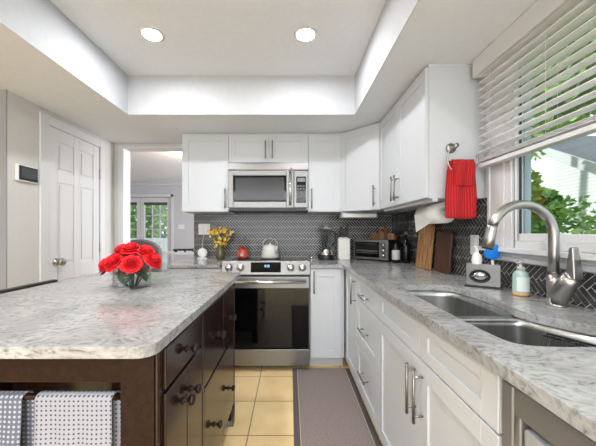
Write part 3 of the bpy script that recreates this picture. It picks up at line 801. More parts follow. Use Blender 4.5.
tube(bm, [(0,-.062,.12),(0,-.07,.127)], [.0275,.022], 18)
for (w0, w1, z0, z1) in ((.0195,.0125,.112,.228),):
    lo = [(-w0,-.088,z0),(w0,-.088,z0),(w0,-.052,z0),(-w0,-.052,z0)]; hi = [(-w1,-.074,z1),(w1,-.074,z1),(w1,-.06,z1),(-w1,-.06,z1)]
    V = [bm.verts.new(p) for p in lo+hi]
    for f in ((0,3,2,1),(4,5,6,7),(0,1,5,4),(1,2,6,5),(2,3,7,6),(3,0,4,7)): bm.faces.new([V[i] for i in f])
obj('lever', bm, M['nickel'], r, .004)

# ------------------------------------------------------------------ window blind
M['slat'] = mat('slat_white', (236,236,236), .45)
r = thing('window_blind', 'white faux-wood blind half raised over the sink window', 'blind', (0,0,0))
BY1, BY0 = 1.590, .06
BX = 1.057
bm = bm_(); box(bm, 1.012, 1.026, BY0-.02, BY1+.02, 2.05, ZC-.002); box(bm, 1.026, 1.083, BY1+.006, BY1+.02, 2.05, ZC-.002); box(bm, 1.026, 1.083, BY0-.02, BY0-.006, 2.05, ZC-.002); obj('valance', bm, M['trimw'], r, .003)
bm = bm_(); box(bm, 1.038, 1.078, BY0, BY1, 2.09, 2.14); obj('headrail', bm, M['plastic'], r)
for i in range(11):
    z = 2.052 - .042*i
    bm = bm_(); tl = -.0012
    V = [bm.verts.new(p) for p in ((BX-.024,BY0,z-tl),(BX+.0215,BY0,z+tl),(BX+.0215,BY1,z+tl),(BX-.024,BY1,z-tl),(BX-.024,BY0,z-tl+.003),(BX+.0215,BY0,z+tl+.003),(BX+.0215,BY1,z+tl+.003),(BX-.024,BY1,z-tl+.003))]
    for f in ((0,3,2,1),(4,5,6,7),(0,1,5,4),(1,2,6,5),(2,3,7,6),(3,0,4,7)): bm.faces.new([V[k] for k in f])
    obj('slat', bm, M['slat'], r)
bm = bm_(); box(bm, BX-.025, BX+.0215, BY0, BY1, 1.548, 1.568); 
for k in range(3): box(bm, BX-.0245, BX+.0215, BY0, BY1, 1.578+.007*k, 1.582+.007*k)
obj('bottom_rail', bm, M['trimw'], r, .002)
for y in (1.50, 1.17, .75, .33):
    for dx in (-.0255, .0225):
        bm = bm_(); tube(bm, [(BX+dx, y, 1.56), (BX+dx, y, 2.10)], .0007, 6); obj('ladder_cord', bm, M['plastic'], r)

# ------------------------------------------------------------------ ceiling lights
for i, (x, y, lb) in enumerate(((-.885, 1.86, 'left round recessed light in the tray ceiling'), (.10, 1.86, 'right round recessed light in the tray ceiling'), (-.885, .34, 'recessed light over the near left of the island, behind the view'), (.10, .34, 'recessed light overhead, behind the view'))):
    r = thing('recessed_light', lb, 'ceiling light', (x, y, ZT), 0, 'round recessed lights in the tray ceiling')
    bm = bm_(); lathe(bm, [(.056,-.0005),(.075,-.0005),(.075,-.004),(.058,-.008),(.056,-.006),(.056,-.0005)], seg=36); obj('trim_ring', bm, M['trimw'], r)
    bm = bm_(); lathe(bm, [(.055,-.001),(.055,-.005),(0,-.005)], seg=32); obj('lens', bm, M['emit'], r)
r = thing('ceiling_lamp', 'warm glowing ceiling lamp in the room beyond the doorway', 'lamp', (-1.45, 4.5, ZD))
bm = bm_(); tube(bm, [(0,0,-.02),(0,0,-.2)], .012, 10); obj('stem', bm, M['nickel'], r)
bm = bm_(); lathe(bm, [(.17,-.001),(.17,-.02),(.16,-.025)], seg=32); obj('canopy', bm, M['nickel'], r)
bm = bm_(); lathe(bm, [(0,-.195),(.10,-.20),(.15,-.225),(.15,-.25),(.11,-.28),(.05,-.295),(0,-.298)], seg=32); obj('globe', bm, M['emit_far'], r)

# ------------------------------------------------------------------ small wall items
def plate(name, loc, rotz, w, h, label, cat, toggles):
    r = thing(name, label, cat, loc, rotz)
    bm = bm_(); box(bm, -w/2, w/2, -.006, -.0005, -h/2, h/2); obj('plate', bm, M['plastic'], r, .002)
    for x in toggles:
        bm = bm_(); box(bm, x-.016, x+.016, -.009, -.006, -.033, .033); obj('insert', bm, M['plastic'], r, .001)
    return r
plate('outlet_plate', (-.925, YW-.0075, 1.225), 0, .125, .118, 'white double outlet plate on the tile above the round speaker', 'outlet', (-.024,.024))
plate('outlet_plate', (XW-.0075, 1.72, 1.12), -PI/2, .075, .118, 'white outlet plate on the right tile behind the soap caddy', 'outlet', (0,))
plate('light_switch', (-1.975, 1.9395, 1.49), 0, .075, .118, 'white light switch on the wall at the far left edge', 'light switch', (0,))
plate('light_switch', (-2.72+.0, 7.249, 1.32), 0, .16, .11, 'white double switch beside the glazed doors of the far room', 'light switch', (-.03,.03))
r = thing('thermostat', 'black screened thermostat on the wall left of the panel door', 'thermostat', (XL, 2.085, 1.612), PI/2)
bm = bm_(); box(bm, -.085, .075, -.022, -.0005, -.058, .058); obj('housing', bm, M['plastic'], r, .004)
bm = bm_(); box(bm, -.075, .072, -.026, -.021, -.05, .05); o = obj('bezel', bm, M['black'], r, .002)
bm = bm_(); box(bm, -.06, .057, -.027, -.0255, -.035, .038); obj('screen', bm, mat('screen_grey', (72,78,80), .2), o)

# red towel and its ring on the cabinet end
r = thing('towel_ring', 'open brushed nickel towel ring on the white cabinet end', 'towel ring', (.912, SY0-.001, 1.672))
RX = Matrix.Rotation(PI/2, 4, 'X')
bm = bm_(); lathe(bm, [(.028,0),(.028,.008),(.022,.012),(.010,.016),(.010,.048),(.013,.05),(.013,.062),(0,.064)], mat4=RX, seg=24); obj('mount', bm, M['nickel'], r)
pts = []
for k in range(26):
    a = PI*.62 + (PI*1.45)*k/25
    pts.append((.035+.083*math.cos(a), -.056, -.075+.083*math.sin(a)))
bm = bm_(); tube(bm, [(0,-.056,.0)]+pts, .0048, 10); lathe(bm, [(0,-.009),(.008,-.006),(.009,0),(.008,.006),(0,.009)], pts[-1], 14); obj('ring', bm, M['nickel'], r)
def towel_red():
    bm = bm_(); uvl = bm.loops.layers.uv.new('uv'); nu = 30
    for (x0t, x1t, x0b, x1b, z0, z1, y, yw) in ((.868,1.003,.855,1.022,1.583,1.275,1.585,.010), (.885,1.005,.89,1.005,1.588,1.452,1.574,.006), (.872,1.0,.862,1.01,1.583,1.30,1.605,.006)):
        nv = 18; g_ = []
        for i in range(nv+1):
            v = i/nv; row = []
            for j in range(nu+1):
                u = j/nu; xa = x0t+(x0b-x0t)*min(1, v*1.6); xb = x1t+(x1b-x1t)*min(1, v*1.6)
                z = z0+(z1-z0)*v; 
                if i == 0: z += .006
                yy = y + yw*math.sin(u*12+v*1.5)*(.3+.7*v) + (.014*(1-v*6) if v < .16 else 0)*(1 if y < 1.6 else -1)
                row.append(bm.verts.new((xa+(xb-xa)*u, yy, z - (.006*math.sin(u*3) if i == nv else 0))))
            g_.append(row)
        for i in range(nv):
            for j in range(nu):
                f = bm.faces.new((g_[i][j], g_[i][j+1], g_[i+1][j+1], g_[i+1][j])); f.smooth = True
                for lp, (ii, jj) in zip(f.loops, ((i,j),(i,j+1),(i+1,j+1),(i+1,j))): lp[uvl].uv = (jj/nu*.16, ii/nv*.3)
    return tag(obj('hand_towel', bm, M['redtowel'], solid=.005), 'bright red ribbed hand towel folded through the ring', 'towel')
towel_red()

# paper towel roll under the cabinet
r = thing('paper_towel_holder', 'under-cabinet paper towel holder with plastic end arms', 'paper towel holder', (.93, 1.87, UZ0))
bm = bm_(); box(bm, -.012, .012, -.165, -.155, -.085, -.001); box(bm, -.012, .012, .155, .165, -.085, -.001); box(bm, -.02, .02, -.165, .165, -.006, -.0005); obj('bracket', bm, M['plastic'], r, .002)
bm = bm_(); tube(bm, [(0,-.154,-.075),(0,.154,-.075)], .008, 10); obj('spindle', bm, M['plastic'], r)
bm = bm_(); Ry = Matrix.Rotation(PI/2, 4, 'X')
lathe(bm, [(.02,-.14),(.064,-.14),(.064,.14),(.02,.14),(.02,-.14)], (.93, 1.87, UZ0-.075), 40, mat4=Ry)
g_ = []
for i in range(12):
    v = i/11; row = []
    for j in range(11):
        u = j/10; cut = .13*(1-.75*(1-u)) if False else .12*(.25+.75*u)
        x = .93-.0645 + .012*v + .004*math.sin(u*5); z = UZ0-.075 - cut*v*1.0
        row.append(bm.verts.new((x, 1.73+.28*u, z)))
    g_.append(row)
for i in range(11):
    for j in range(10): bm.faces.new((g_[i][j], g_[i][j+1], g_[i+1][j+1], g_[i+1][j]))
tag(obj('paper_towel_roll', bm, M['paper']), 'white paper towel roll hanging under the cabinet behind the red towel', 'paper towel')

# under-cabinet light / radio
r = thing('under_cabinet_light', 'white under-cabinet light bar above the toaster oven', 'light', (.66, 2.80, UZ0))
bm = bm_(); prism(bm, [(-.06,-.06),(.10,-.06),(.12,-.001),(-.04,-.001)], -.17, .17, axis='x'); obj('housing', bm, mat('grey_housing', (150,150,152), .4), r, .004)
bm = bm_(); box(bm, -.155, .155, -.07, -.055, -.055, -.02); obj('diffuser', bm, M['plastic'], r, .005)

# ------------------------------------------------------------------ counter items
# cutting boards on the right wall
def board(name, cx, y0, y1, z, h, lean, th, m, label, knobz=None):
    bm = bm_(); w = y1-y0; pts = [(0,0),(w,0),(w,h*.93),(w*.9,h),(w*.1,h),(0,h*.93)]
    lo = [bm.verts.new((th/2, a, b_)) for a, b_ in pts]; hi = [bm.verts.new((-th/2, a, b_)) for a, b_ in pts]
    bm.faces.new(lo); bm.faces.new(hi)
    for i in range(6): bm.faces.new((lo[i], lo[(i+1)%6], hi[(i+1)%6], hi[i]))
    o = obj(name, bm, m, None, .004); o.location = (cx, y0, z); o.rotation_euler = (0, lean, 0)
    return tag(o, label, 'cutting board', 'cutting boards')
board('cutting_board', 1.03, 2.14, 2.36, CT+.002, .345, .10, .024, M['acacia'], 'pale acacia cutting board leaning below the paper towel')
board('cutting_board', 1.058, 1.92, 2.12, CT+.002, .285, .07, .018, M['walnut'], 'dark walnut cutting board leaning just beside the pale one, nearer the sink')
# striped board behind the toaster
bm = bm_(); out = [(-.15,0),(.15,0),(.15,.235),(.13,.26),(.055,.27),(.045,.31),(.02,.335),(-.02,.335),(-.045,.31),(-.055,.27),(-.13,.26),(-.15,.235)]
inn = [(.022*math.cos(a), .298+.016*math.sin(a)) for a in [2*PI*k/12 for k in range(12)]]
eds = []
for loop in (out, inn):
    vs = [bm.verts.new((x, 0, z)) for x, z in loop]; eds += [bm.edges.new((vs[i], vs[(i+1)%len(vs)])) for i in range(len(vs))]
bmesh.ops.triangle_fill(bm, edges=eds, use_beauty=True, normal=(0,1,0)); ex = bmesh.ops.extrude_face_region(bm, geom=list(bm.faces))
bmesh.ops.translate(bm, verts=[v for v in ex['geom'] if isinstance(v, bmesh.types.BMVert)], vec=(0,.018,0))
o = obj('cutting_board', bm, M['stripewood'], None, .003); o.location = (.955, 3.02, CT+.002); o.rotation_euler = (-.04, 0, math.radians(-46)); tag(o, 'striped cutting board with round handle hole behind the toaster oven', 'cutting board', 'cutting boards')
# toaster oven
ta = math.atan2(2.70-2.965, .90-.646)
r = thing('toaster_oven', 'steel toaster oven with three knobs angled in the counter corner', 'toaster oven', (.646, 2.955, CT), ta)
W, H, D = .375, .205, .215
bm = bm_(); box(bm, 0, W, .008, D, .015, H); obj('body', bm, M['black'], r, .006)
bm = bm_(); box(bm, 0, W, 0, .012, .015, .034); box(bm, 0, W, 0, .012, H-.02, H); box(bm, 0, .016, 0, .012, .034, H-.02); box(bm, .285, W, 0, .012, .034, H-.02); fr = obj('front_frame', bm, M['steelh'], r, .002)
bm = bm_(); box(bm, .018, .283, .001, .006, .036, H-.022); d = obj('door', bm, M['blackglass'], r)
bm = bm_(); tube(bm, [(.03,-.02,H-.04),(.27,-.02,H-.04)], .006, 10)
for x in (.04,.26): tube(bm, [(x,0,H-.04),(x,-.02,H-.04)], .004, 8)
obj('door_handle', bm, M['black'], d)
bm = bm_()
for z in (.09,.10,.075): box(bm, .03, .27, -.0002, .001, z, z+.003)
obj('rack', bm, M['nickel'], d)
for z in (.06,.108,.156):
    bm = bm_(); lathe(bm, [(.019,0),(.018,.014),(0,.016)], (.33, 0, z), 20, mat4=RX); k_ = obj('knob', bm, M['chrome'], r)
    bm = bm_(); lathe(bm, [(.0225,0),(.0225,.002),(0,.002)], (.33, -.0002, z), 20, mat4=RX); obj('dial', bm, M['black'], r)
for x, y in ((.03,.03),(W-.03,.03),(.03,D-.03),(W-.03,D-.03)):
    bm = bm_(); tube(bm, [(x,y,0),(x,y,.016)], .011, 10); obj('foot', bm, M['black'], r)
# bottles
r = thing('dark_bottle', 'tall black bottle with narrow neck beside the toaster oven', 'bottle', (1.052, 2.63, CT), 0, 'dark bottles')
bm = bm_(); lathe(bm, [(.034,0),(.036,.004),(.036,.15),(.03,.175),(.013,.20),(.012,.255)]); obj('body', bm, mat('bottle_black', (12,12,14), .1), r)
bm = bm_(); lathe(bm, [(.013,.255),(.013,.285),(0,.286)]); obj('cap', bm, M['nickel'], r)
r = thing('dark_bottle', 'shorter dark bottle with a pale label beside the tall black one', 'bottle', (.965, 2.66-.02, CT), 0, 'dark bottles')
bm = bm_(); lathe(bm, [(.033,0),(.035,.004),(.035,.125),(.028,.145),(.013,.158),(.013,.18),(0,.181)]); b0 = obj('body', bm, mat('bottle_brown', (26,20,18), .12), r)
bm = bm_(); lathe(bm, [(.0352,.03),(.0358,.031),(.0358,.115),(.0352,.116),(.0352,.03)]); obj('label', bm, mat('label_pale', (190,190,186), .6), r)
# blender
r = thing('blender', 'countertop blender with clear jar and silver base left of the knife block', 'blender', (.372, 2.97, CT))
bm = bm_(); lathe(bm, [(.085,0),(.088,.006),(.086,.03),(.078,.045),(.078,.05)]); obj('base', bm, M['black'], r)
bm = bm_(); lathe(bm, [(.074,.035),(.07,.06),(.055,.10),(.045,.115),(0,.116)]); obj('motor_housing', bm, M['chrome'], r)
bm = bm_(); lathe(bm, [(.045,.118),(.048,.125),(.058,.30),(.060,.31),(.056,.31),(.054,.30),(.044,.127),(0,.125)]); obj('jar', bm, M['glass'], r)
bm = bm_(); tube(bm, [(0,0,.126),(0,0,.25)], .014, 10); obj('blade_column', bm, M['black'], r)
bm = bm_(); lathe(bm, [(.058,.311),(.058,.325),(.035,.332),(.032,.36),(0,.361)]); obj('lid', bm, mat('lid_grey', (150,150,148), .3), r)
bm = bm_(); tube(bm, [(.058,0,.29),(.09,0,.275),(.095,0,.2),(.06,0,.14)], .008, 10); obj('jar_handle', bm, M['black'], r)
# small silver shaker
bm = bm_(); lathe(bm, [(.018,0),(.02,.004),(.02,.02),(.016,.032),(0,.035)], (.225, 3.0, CT), 18); tag(obj('salt_shaker', bm, M['chrome']), 'small silver shaker on the counter between stove and blender', 'shaker')
# knife block with knives
r = thing('knife_block', 'white rectangular knife block beside the toaster oven', 'knife block', (.548, 2.97, CT))
bm = bm_(); box(bm, -.058, .058, -.05, .05, 0, .215); obj('block', bm, M['white'], r, .006)
bm = bm_(); box(bm, -.052, .052, -.044, .044, .2152, .218); obj('slot_top', bm, M['black'], r)
for i, (x, y, h, tl) in enumerate(((-.036,.01,.12,.04),(-.012,.02,.10,-.02),(.012,.0,.11,.03),(.036,.015,.135,.02),(-.02,-.02,.09,-.03),(.026,-.025,.095,.03))):
    k = thing('kitchen_knife', 'black handled knife in the white block, ' + ['far left','behind left of centre','right of centre','tallest at the right','front left','front right'][i], 'knife', (.548+x, 2.97+y, CT+.2185), 0, 'knives in the block')
    bm = bm_(); prism(bm, [(-.009,0),(.009,0),(.011+tl*.2,h*.5),(.010+tl*.3,h),(-.006+tl*.3,h),(-.009+tl*.2,h*.5)], -.009, .009, axis='y'); obj('handle', bm, M['black'], k, .003)
    bm = bm_(); box(bm, -.009, .009, -.0095, .0095, 0, .006); obj('bolster', bm, M['chrome'], k)
# yellow flowers in a vase
r = thing('flower_vase', 'olive glass vase holding yellow flowers left of the stove', 'vase', (-.715, 2.98, CT))
bm = bm_(); lathe(bm, [(.034,0),(.042,.005),(.046,.05),(.034,.10),(.03,.125),(.038,.14),(.035,.14),(.027,.125),(.03,.10),(.042,.05),(.038,.009),(0,.008)]); obj('body', bm, M['vase'], r)
r = thing('flower_bunch', 'bunch of yellow and cream flowers in the olive vase', 'flowers', (-.715, 2.98, CT+.01))
heads = []
rd = random.Random(5)
for i in range(62):
    u, v = rd.uniform(-1, 1), rd.uniform(0, 1); sp = .04+.09*v
    heads.append((u*sp*1.0, rd.uniform(-.05,.05), .15+.17*v - .04*abs(u)))
bm = bm_()
for h in heads[::2]: tube(bm, [(h[0]*.1, h[1]*.1, .02), (h[0]*.25, h[1]*.25, .12), h], .0018, 5)
obj('stems', bm, M['green'], r)
for i, h in enumerate(heads):
    bm = bm_()
    for k in range(6):
        a = 2*PI*k/6+i; d1 = Vector((math.cos(a), -.35+.3*math.sin(i), math.sin(a))).normalized(); n_ = d1.cross(Vector((0,1,0))).normalized()
        R = .012+.007*rd.random(); c = Vector(h)
        V = [bm.verts.new(p) for p in (c, c+d1*R*.6+n_*R*.42, c+d1*R, c+d1*R*.6-n_*R*.42)]; bm.faces.new(V)
    lathe(bm, [(0,-.005),(.006,-.002),(.006,.003),(0,.005)], h, 8)
    obj('blossom', bm, M['yellow'] if i % 5 > 1 else M['pale'], r, solid=.002)
# white round speaker
r = thing('smart_speaker', 'small white round speaker on a stand below the outlet', 'speaker', (-.915, 3.03, CT))
bm = bm_(); lathe(bm, [(.05,0),(.052,.003),(.05,.012),(0,.013)]); obj('stand', bm, M['plastic'], r)
bm = bm_(); lathe(bm, [(0,-.018),(.03,-.018),(.047,-.010),(.05,0),(.047,.010),(.03,.018),(0,.018)], (0,0,.062), 28, mat4=RX); ssmooth(obj('speaker_body', bm, M['plastic'], r))
bm = bm_(); tube(bm, [(-.005,.02,.06),(-.02,.06,.1),(-.022,.092,.2),(-.012,.098,.29)], .003, 6); obj('power_cord', bm, M['plastic'], r)
# red pot and kettle on the stove
r = thing('lidded_pot', 'small red ceramic pot with a white flower on the cooktop', 'pot', (-.49, 3.0, .9228))
bm = bm_(); lathe(bm, [(.035,0),(.05,.006),(.058,.03),(.056,.06),(.045,.085),(.042,.095),(0,.10)]); obj('body', bm, M['redcer'], r)
bm = bm_(); lathe(bm, [(.0445,.094),(.046,.098),(.04,.106),(.008,.11),(.01,.12),(0,.122)]); obj('lid', bm, mat('pot_lid_red', (150,34,28), .3), r)
bm = bm_()
for k in range(5):
    a = 2*PI*k/5+.3; lathe(bm, [(0,.0),(.008,.001),(0,.0022)], (.012*math.cos(a), -.0585, .042+.012*math.sin(a)), 10, mat4=RX)
obj('flower_motif', bm, M['white'], r)
r = thing('tea_kettle', 'cream enamel kettle with arched handle at the back of the stove', 'kettle', (-.205, 2.99, .9228))
bm = bm_(); lathe(bm, [(.07,0),(.088,.006),(.092,.02),(.088,.07),(.076,.12),(.066,.132),(.03,.14),(0,.141)]); ssmooth(obj('body', bm, M['cream'], r))
bm = bm_(); lathe(bm, [(.05,.137),(.048,.142),(.008,.146),(.01,.16),(0,.163)]); obj('lid', bm, M['cream'], r)
bm = bm_(); tube(bm, [(-.072,0,.115),(-.075,0,.16),(-.05,0,.195),(0,0,.208),(.05,0,.195),(.075,0,.16),(.072,0,.115)], .006, 10); obj('handle', bm, mat('kettle_handle', (176,172,166), .4), r)
bm = bm_(); tube(bm, [(.04,-.05,.06),(.065,-.075,.09),(.078,-.09,.125)], [.02,.014,.01], 12); obj('spout', bm, M['cream'], r)

# sponge caddy
ca = math.atan2(-.085, .115)
r = thing('soap_caddy', 'steel sponge caddy with an oval badge at the back of the sink', 'caddy', (.918, 1.512, CT), ca)
W, D, H = .146, .058, .118
bm = bm_(); box(bm, -.008, W+.008, -.012, D+.008, 0, .008); obj('base_tray', bm, M['black'], r, .003)
bm = bm_(); box(bm, 0, W, 0, .004, .0085, H); box(bm, 0, W, D-.004, D, .0085, H); box(bm, 0, .004, .004, D-.004, .0085, H); box(bm, W-.004, W, .004, D-.004, .0085, H); box(bm, W*.62, W*.62+.003, .004, D-.004, .0085, H-.01); obj('box', bm, M['steelh'], r, .002)
bm = bm_(); S = Matrix.Diagonal((1.35, 1, 1, 1)); lathe(bm, [(.026,0),(.034,0),(.034,.005),(.026,.005),(.026,0)], (.06, 0, .058), 32, mat4=RX @ S); bd = obj('badge_ring', bm, M['black'], r)
bm = bm_(); lathe(bm, [(.026,0),(.026,.003),(0,.004)], (.06, 0, .058), 32, mat4=RX @ S); box(bm, .025, .095, -.006, -.0035, .055, .061); obj('badge_plate', bm, M['chrome'], r)
ux, uy = math.cos(ca), math.sin(ca)
def incad(a, b_): return (.918+ux*a-uy*b_, 1.512+uy*a+ux*b_)
px, py = incad(.045, .029)
r = thing('soap_dispenser', 'white soap bottle standing inside the steel caddy', 'soap bottle', (px, py, CT+.0085))
bm = bm_(); lathe(bm, [(.021,0),(.023,.004),(.023,.145),(.018,.158),(.009,.165),(.009,.175)], seg=20); obj('bottle', bm, M['white'], r)
bm = bm_(); lathe(bm, [(.011,.175),(.011,.186),(.005,.188),(.005,.20),(0,.2)], seg=14); tube(bm, [(0,0,.198),(-.018,-.006,.196)], .005, 8); obj('pump', bm, M['plastic'], r)
px, py = incad(.11, .029)
r = thing('dish_brush', 'blue scrub brush standing in the caddy under the spray head', 'brush', (px, py, CT+.0085))
bm = bm_(); tube(bm, [(.01,0,0),(.006,0,.09),(0,0,.15)], .006, 8); obj('handle', bm, M['plastic'], r)
bm = bm_()
prism(bm, chaikin([(-.036,.145),(.0,.132),(.032,.142),(.036,.18),(.026,.20),(.018,.216),(.006,.20),(-.02,.195),(-.034,.175)], 2), -.012, .012, axis='y'); obj('head', bm, M['blue'], r, .005)
# hand soap
r = thing('hand_soap', 'clear bottle of aqua soap right of the steel caddy', 'soap bottle', (1.03, 1.295, CT))
bm = bm_(); lathe(bm, [(.028,0),(.031,.004),(.032,.02),(.031,.085),(.025,.105),(.013,.113)], seg=24); obj('bottle', bm, M['aqua'], r)
bm = bm_(); 
n_ = 12
a0 = -PI*.85
V0 = []; V1 = []
for k in range(n_+1):
    a = a0+ (PI*.6)*k/n_; V0.append(bm.verts.new((.0328*math.cos(a), .0328*math.sin(a), .022))); V1.append(bm.verts.new((.0326*math.cos(a), .0326*math.sin(a), .085)))
for k in range(n_): bm.faces.new((V0[k], V0[k+1], V1[k+1], V1[k]))
obj('label', bm, M['label'], r)
bm = bm_(); lathe(bm, [(.0295,0.001),(.0322,.005),(.0325,.012),(.031,.014),(.0295,.001)], seg=24); obj('amber_band', bm, M['amber'], r)
bm = bm_(); lathe(bm, [(.016,.112),(.016,.128),(.006,.13),(.006,.144),(.01,.146),(.01,.152),(0,.153)], seg=16); tube(bm, [(0,0,.148),(-.024,-.006,.146)], .0045, 8); obj('pump', bm, mat('clear_pump', (220,220,216), .2, 0, Transmission_Weight=.4), r)

# ------------------------------------------------------------------ roses on the island
VX, VY = -.815, 1.50
r = thing('glass_vase', 'round clear glass vase of red roses on the island', 'vase', (VX, VY, CT))
bm = bm_(); lathe(bm, [(.088,0),(.0895,.003),(.0895,.118),(.086,.118),(.086,.009),(0,.009)], seg=40); ssmooth(obj('vessel', bm, M['glass'], r))
def rose_mesh(seed):
    rd = random.Random(seed); bm = bm_()
    for (n, R, H, open_) in ((3,.008,.036,.1),(4,.015,.038,.25),(5,.022,.038,.45),(6,.029,.036,.65),(7,.036,.031,.9),(8,.043,.024,1.15),(8,.048,.014,1.4)):
        ph = rd.random()*6
        for k in range(n):
            a = ph+2*PI*k/n; hw = PI/n*1.35; g_ = []
            for i in range(6):
                v = i/5; row = []
                for j in range(7):
                    u = j/6*2-1
                    rad = R*(.35+.65*math.sin(v*PI/2)) + open_*.0045*v*v
                    z = H*v*(1-.18*u*u) - open_*.010*max(0, v-.6)*2 - .010*open_
                    aa = a+u*hw*(.6+.4*math.sin(v*PI*.7))
                    rr_ = rad*(1-.12*u*u) + .003*math.sin(u*7+seed+k)*v
                    row.append(bm.verts.new((rr_*math.cos(aa), rr_*math.sin(aa), z)))
                g_.append(row)
            for i in range(5):
                for j in range(6):
                    f = bm.faces.new((g_[i][j], g_[i][j+1], g_[i+1][j+1], g_[i+1][j])); f.smooth = True
    return bm
spots = [(-.12,-.03,.125,'leftmost, hanging lowest',(-.35,-.9)), (-.055,-.08,.145,'front left',(-.75,-.3)), (.04,-.085,.14,'large front right',(-.8,.2)), (-.065,.02,.195,'upper left',(-.1,-.4)), (.0,-.01,.205,'topmost middle',(-.2,0)),
         (.07,.01,.19,'upper right',(-.1,.5)), (.118,-.01,.15,'rightmost',(-.15,.8)), (-.02,.075,.185,'back middle',(.5,0)), (.05,.08,.165,'back right',(.5,.4)), (-.08,.07,.155,'back left',(.5,-.5))]
for i, (x, y, z, where, (tx, ty)) in enumerate(spots):
    k = thing('red_rose', 'red rose in the glass vase, ' + where, 'rose', (VX+x*.95, VY+y*.95, CT+z-.01), 0, 'red roses in the glass vase')
    rx, ry = -tx, ty
    tilt = Matrix.Rotation(-rx*1.0, 4, 'X') @ Matrix.Rotation(ry, 4, 'Y')
    bm = rose_mesh(i+1); bmesh.ops.rotate(bm, verts=bm.verts, matrix=Matrix.Rotation(rx, 3, 'X') @ Matrix.Rotation(ry, 3, 'Y'), cent=(0,0,0)) if True else None
    obj('petals', bm, M['red'], k, solid=.0012)
    bm = bm_(); tube(bm, [(0,0,.0),(-x*.4, -y*.4, -z*.45),(-x*.85*.9, -y*.85*.9, -z+.012)], .003, 6)
    obj('stem', bm, M['green'], k)
    if i < 7:
        bm = bm_(); g_ = []
        for a_ in range(7):
            v = a_/6; wv = .024*math.sin(PI*min(1, v*1.05+.02)); g_.append([bm.verts.new((-x*.5+.04*math.cos(i)*v+q_*wv, -y*.45-.03*v, -z*.4-.055*v+abs(q_)*.004)) for q_ in (-1,-.5,0,.5,1)])
        for a_ in range(6):
            for j in range(4): f = bm.faces.new((g_[a_][j], g_[a_][j+1], g_[a_+1][j+1], g_[a_+1][j])); f.smooth = True
        obj('leaf', bm, M['green'], k, solid=.001)

# ------------------------------------------------------------------ rug
r = thing('kitchen_rug', 'long taupe kitchen runner with dark border between island and sink', 'rug', (0,0,0))
RX0, RX1, RY0, RY1 = .022, .515, .25, 2.53
bm = bm_(); box(bm, RX0, RX1, RY0, RY1, .0005, .007); obj('border', bm, M['rugb'], r, .002)
bm = bm_(); q = .038; box(bm, RX0+q, RX1-q, RY0+q, RY1-.01, .0071, .0078); obj('stripe', bm, M['rugline'], r)
bm = bm_(); q = .042; box(bm, RX0+q, RX1-q, RY0+q, RY1-.012, .0079, .009); obj('field', bm, M['rug'], r)

# ------------------------------------------------------------------ den furniture
r = thing('armchair', 'grey upholstered high-back chair seen behind the roses', 'chair', (-1.93, 3.72, 0), .2)
bm = bm_()
pr = []
for k in range(13):
    a = PI*k/12; pr.append((-.27*math.cos(a)*1.0, .90+.20*math.sin(a)**.8))
prism(bm, [(.27,.35)]+[(x, z) for x, z in pr[::-1]]+[(-.27,.35)], -.06, .06, axis='y')
obj('backrest', bm, M['greyfab'], r, .035, seg=4)
bm = bm_(); box(bm, -.29, .29, .06, .58, .30, .48); obj('seat', bm, M['greyfab'], r, .04, seg=4)
for s in (-1, 1):
    bm = bm_(); box(bm, min(s*.27, s*.34), max(s*.27, s*.34), .0, .52, .34, .66); obj('armrest', bm, M['greyfab'], r, .03, seg=3)
    for y in (.05, .5):
        bm = bm_(); tube(bm, [(s*.25, y, 0), (s*.25, y, .34)], [.012,.02], 10); obj('leg', bm, M['espresso'], r)
r = thing('console_table', 'white console table against the wall of the far room', 'table', (-2.15, 6.2, 0))
bm = bm_(); box(bm, -.75, .85, -.25, .25, .72, .76); obj('tabletop', bm, M['trimw'], r, .004)
for x in (-.71,.81):
    for y in (-.21,.21):
        bm = bm_(); box(bm, x-.025, x+.025, y-.025, y+.025, 0, .72); obj('leg', bm, M['trimw'], r, .003)
bm = bm_(); tube(bm, [(-2.47,6.15,.81),(-2.15,6.15,.815),(-2.02,6.15,.815)], [.02,.02,.028], 12); tube(bm, [(-2.42,6.15,.83),(-2.42,6.15,.765)], .03, 10); tube(bm, [(-2.25,6.15,.835),(-2.22,6.15,.765)], .02, 10); tube(bm, [(-2.05,6.15,.82),(-2.05,6.15,.765)], .02, 10)
tag(obj('black_tripod', bm, M['black']), 'folded black tripod lying on the white console table', 'tripod')

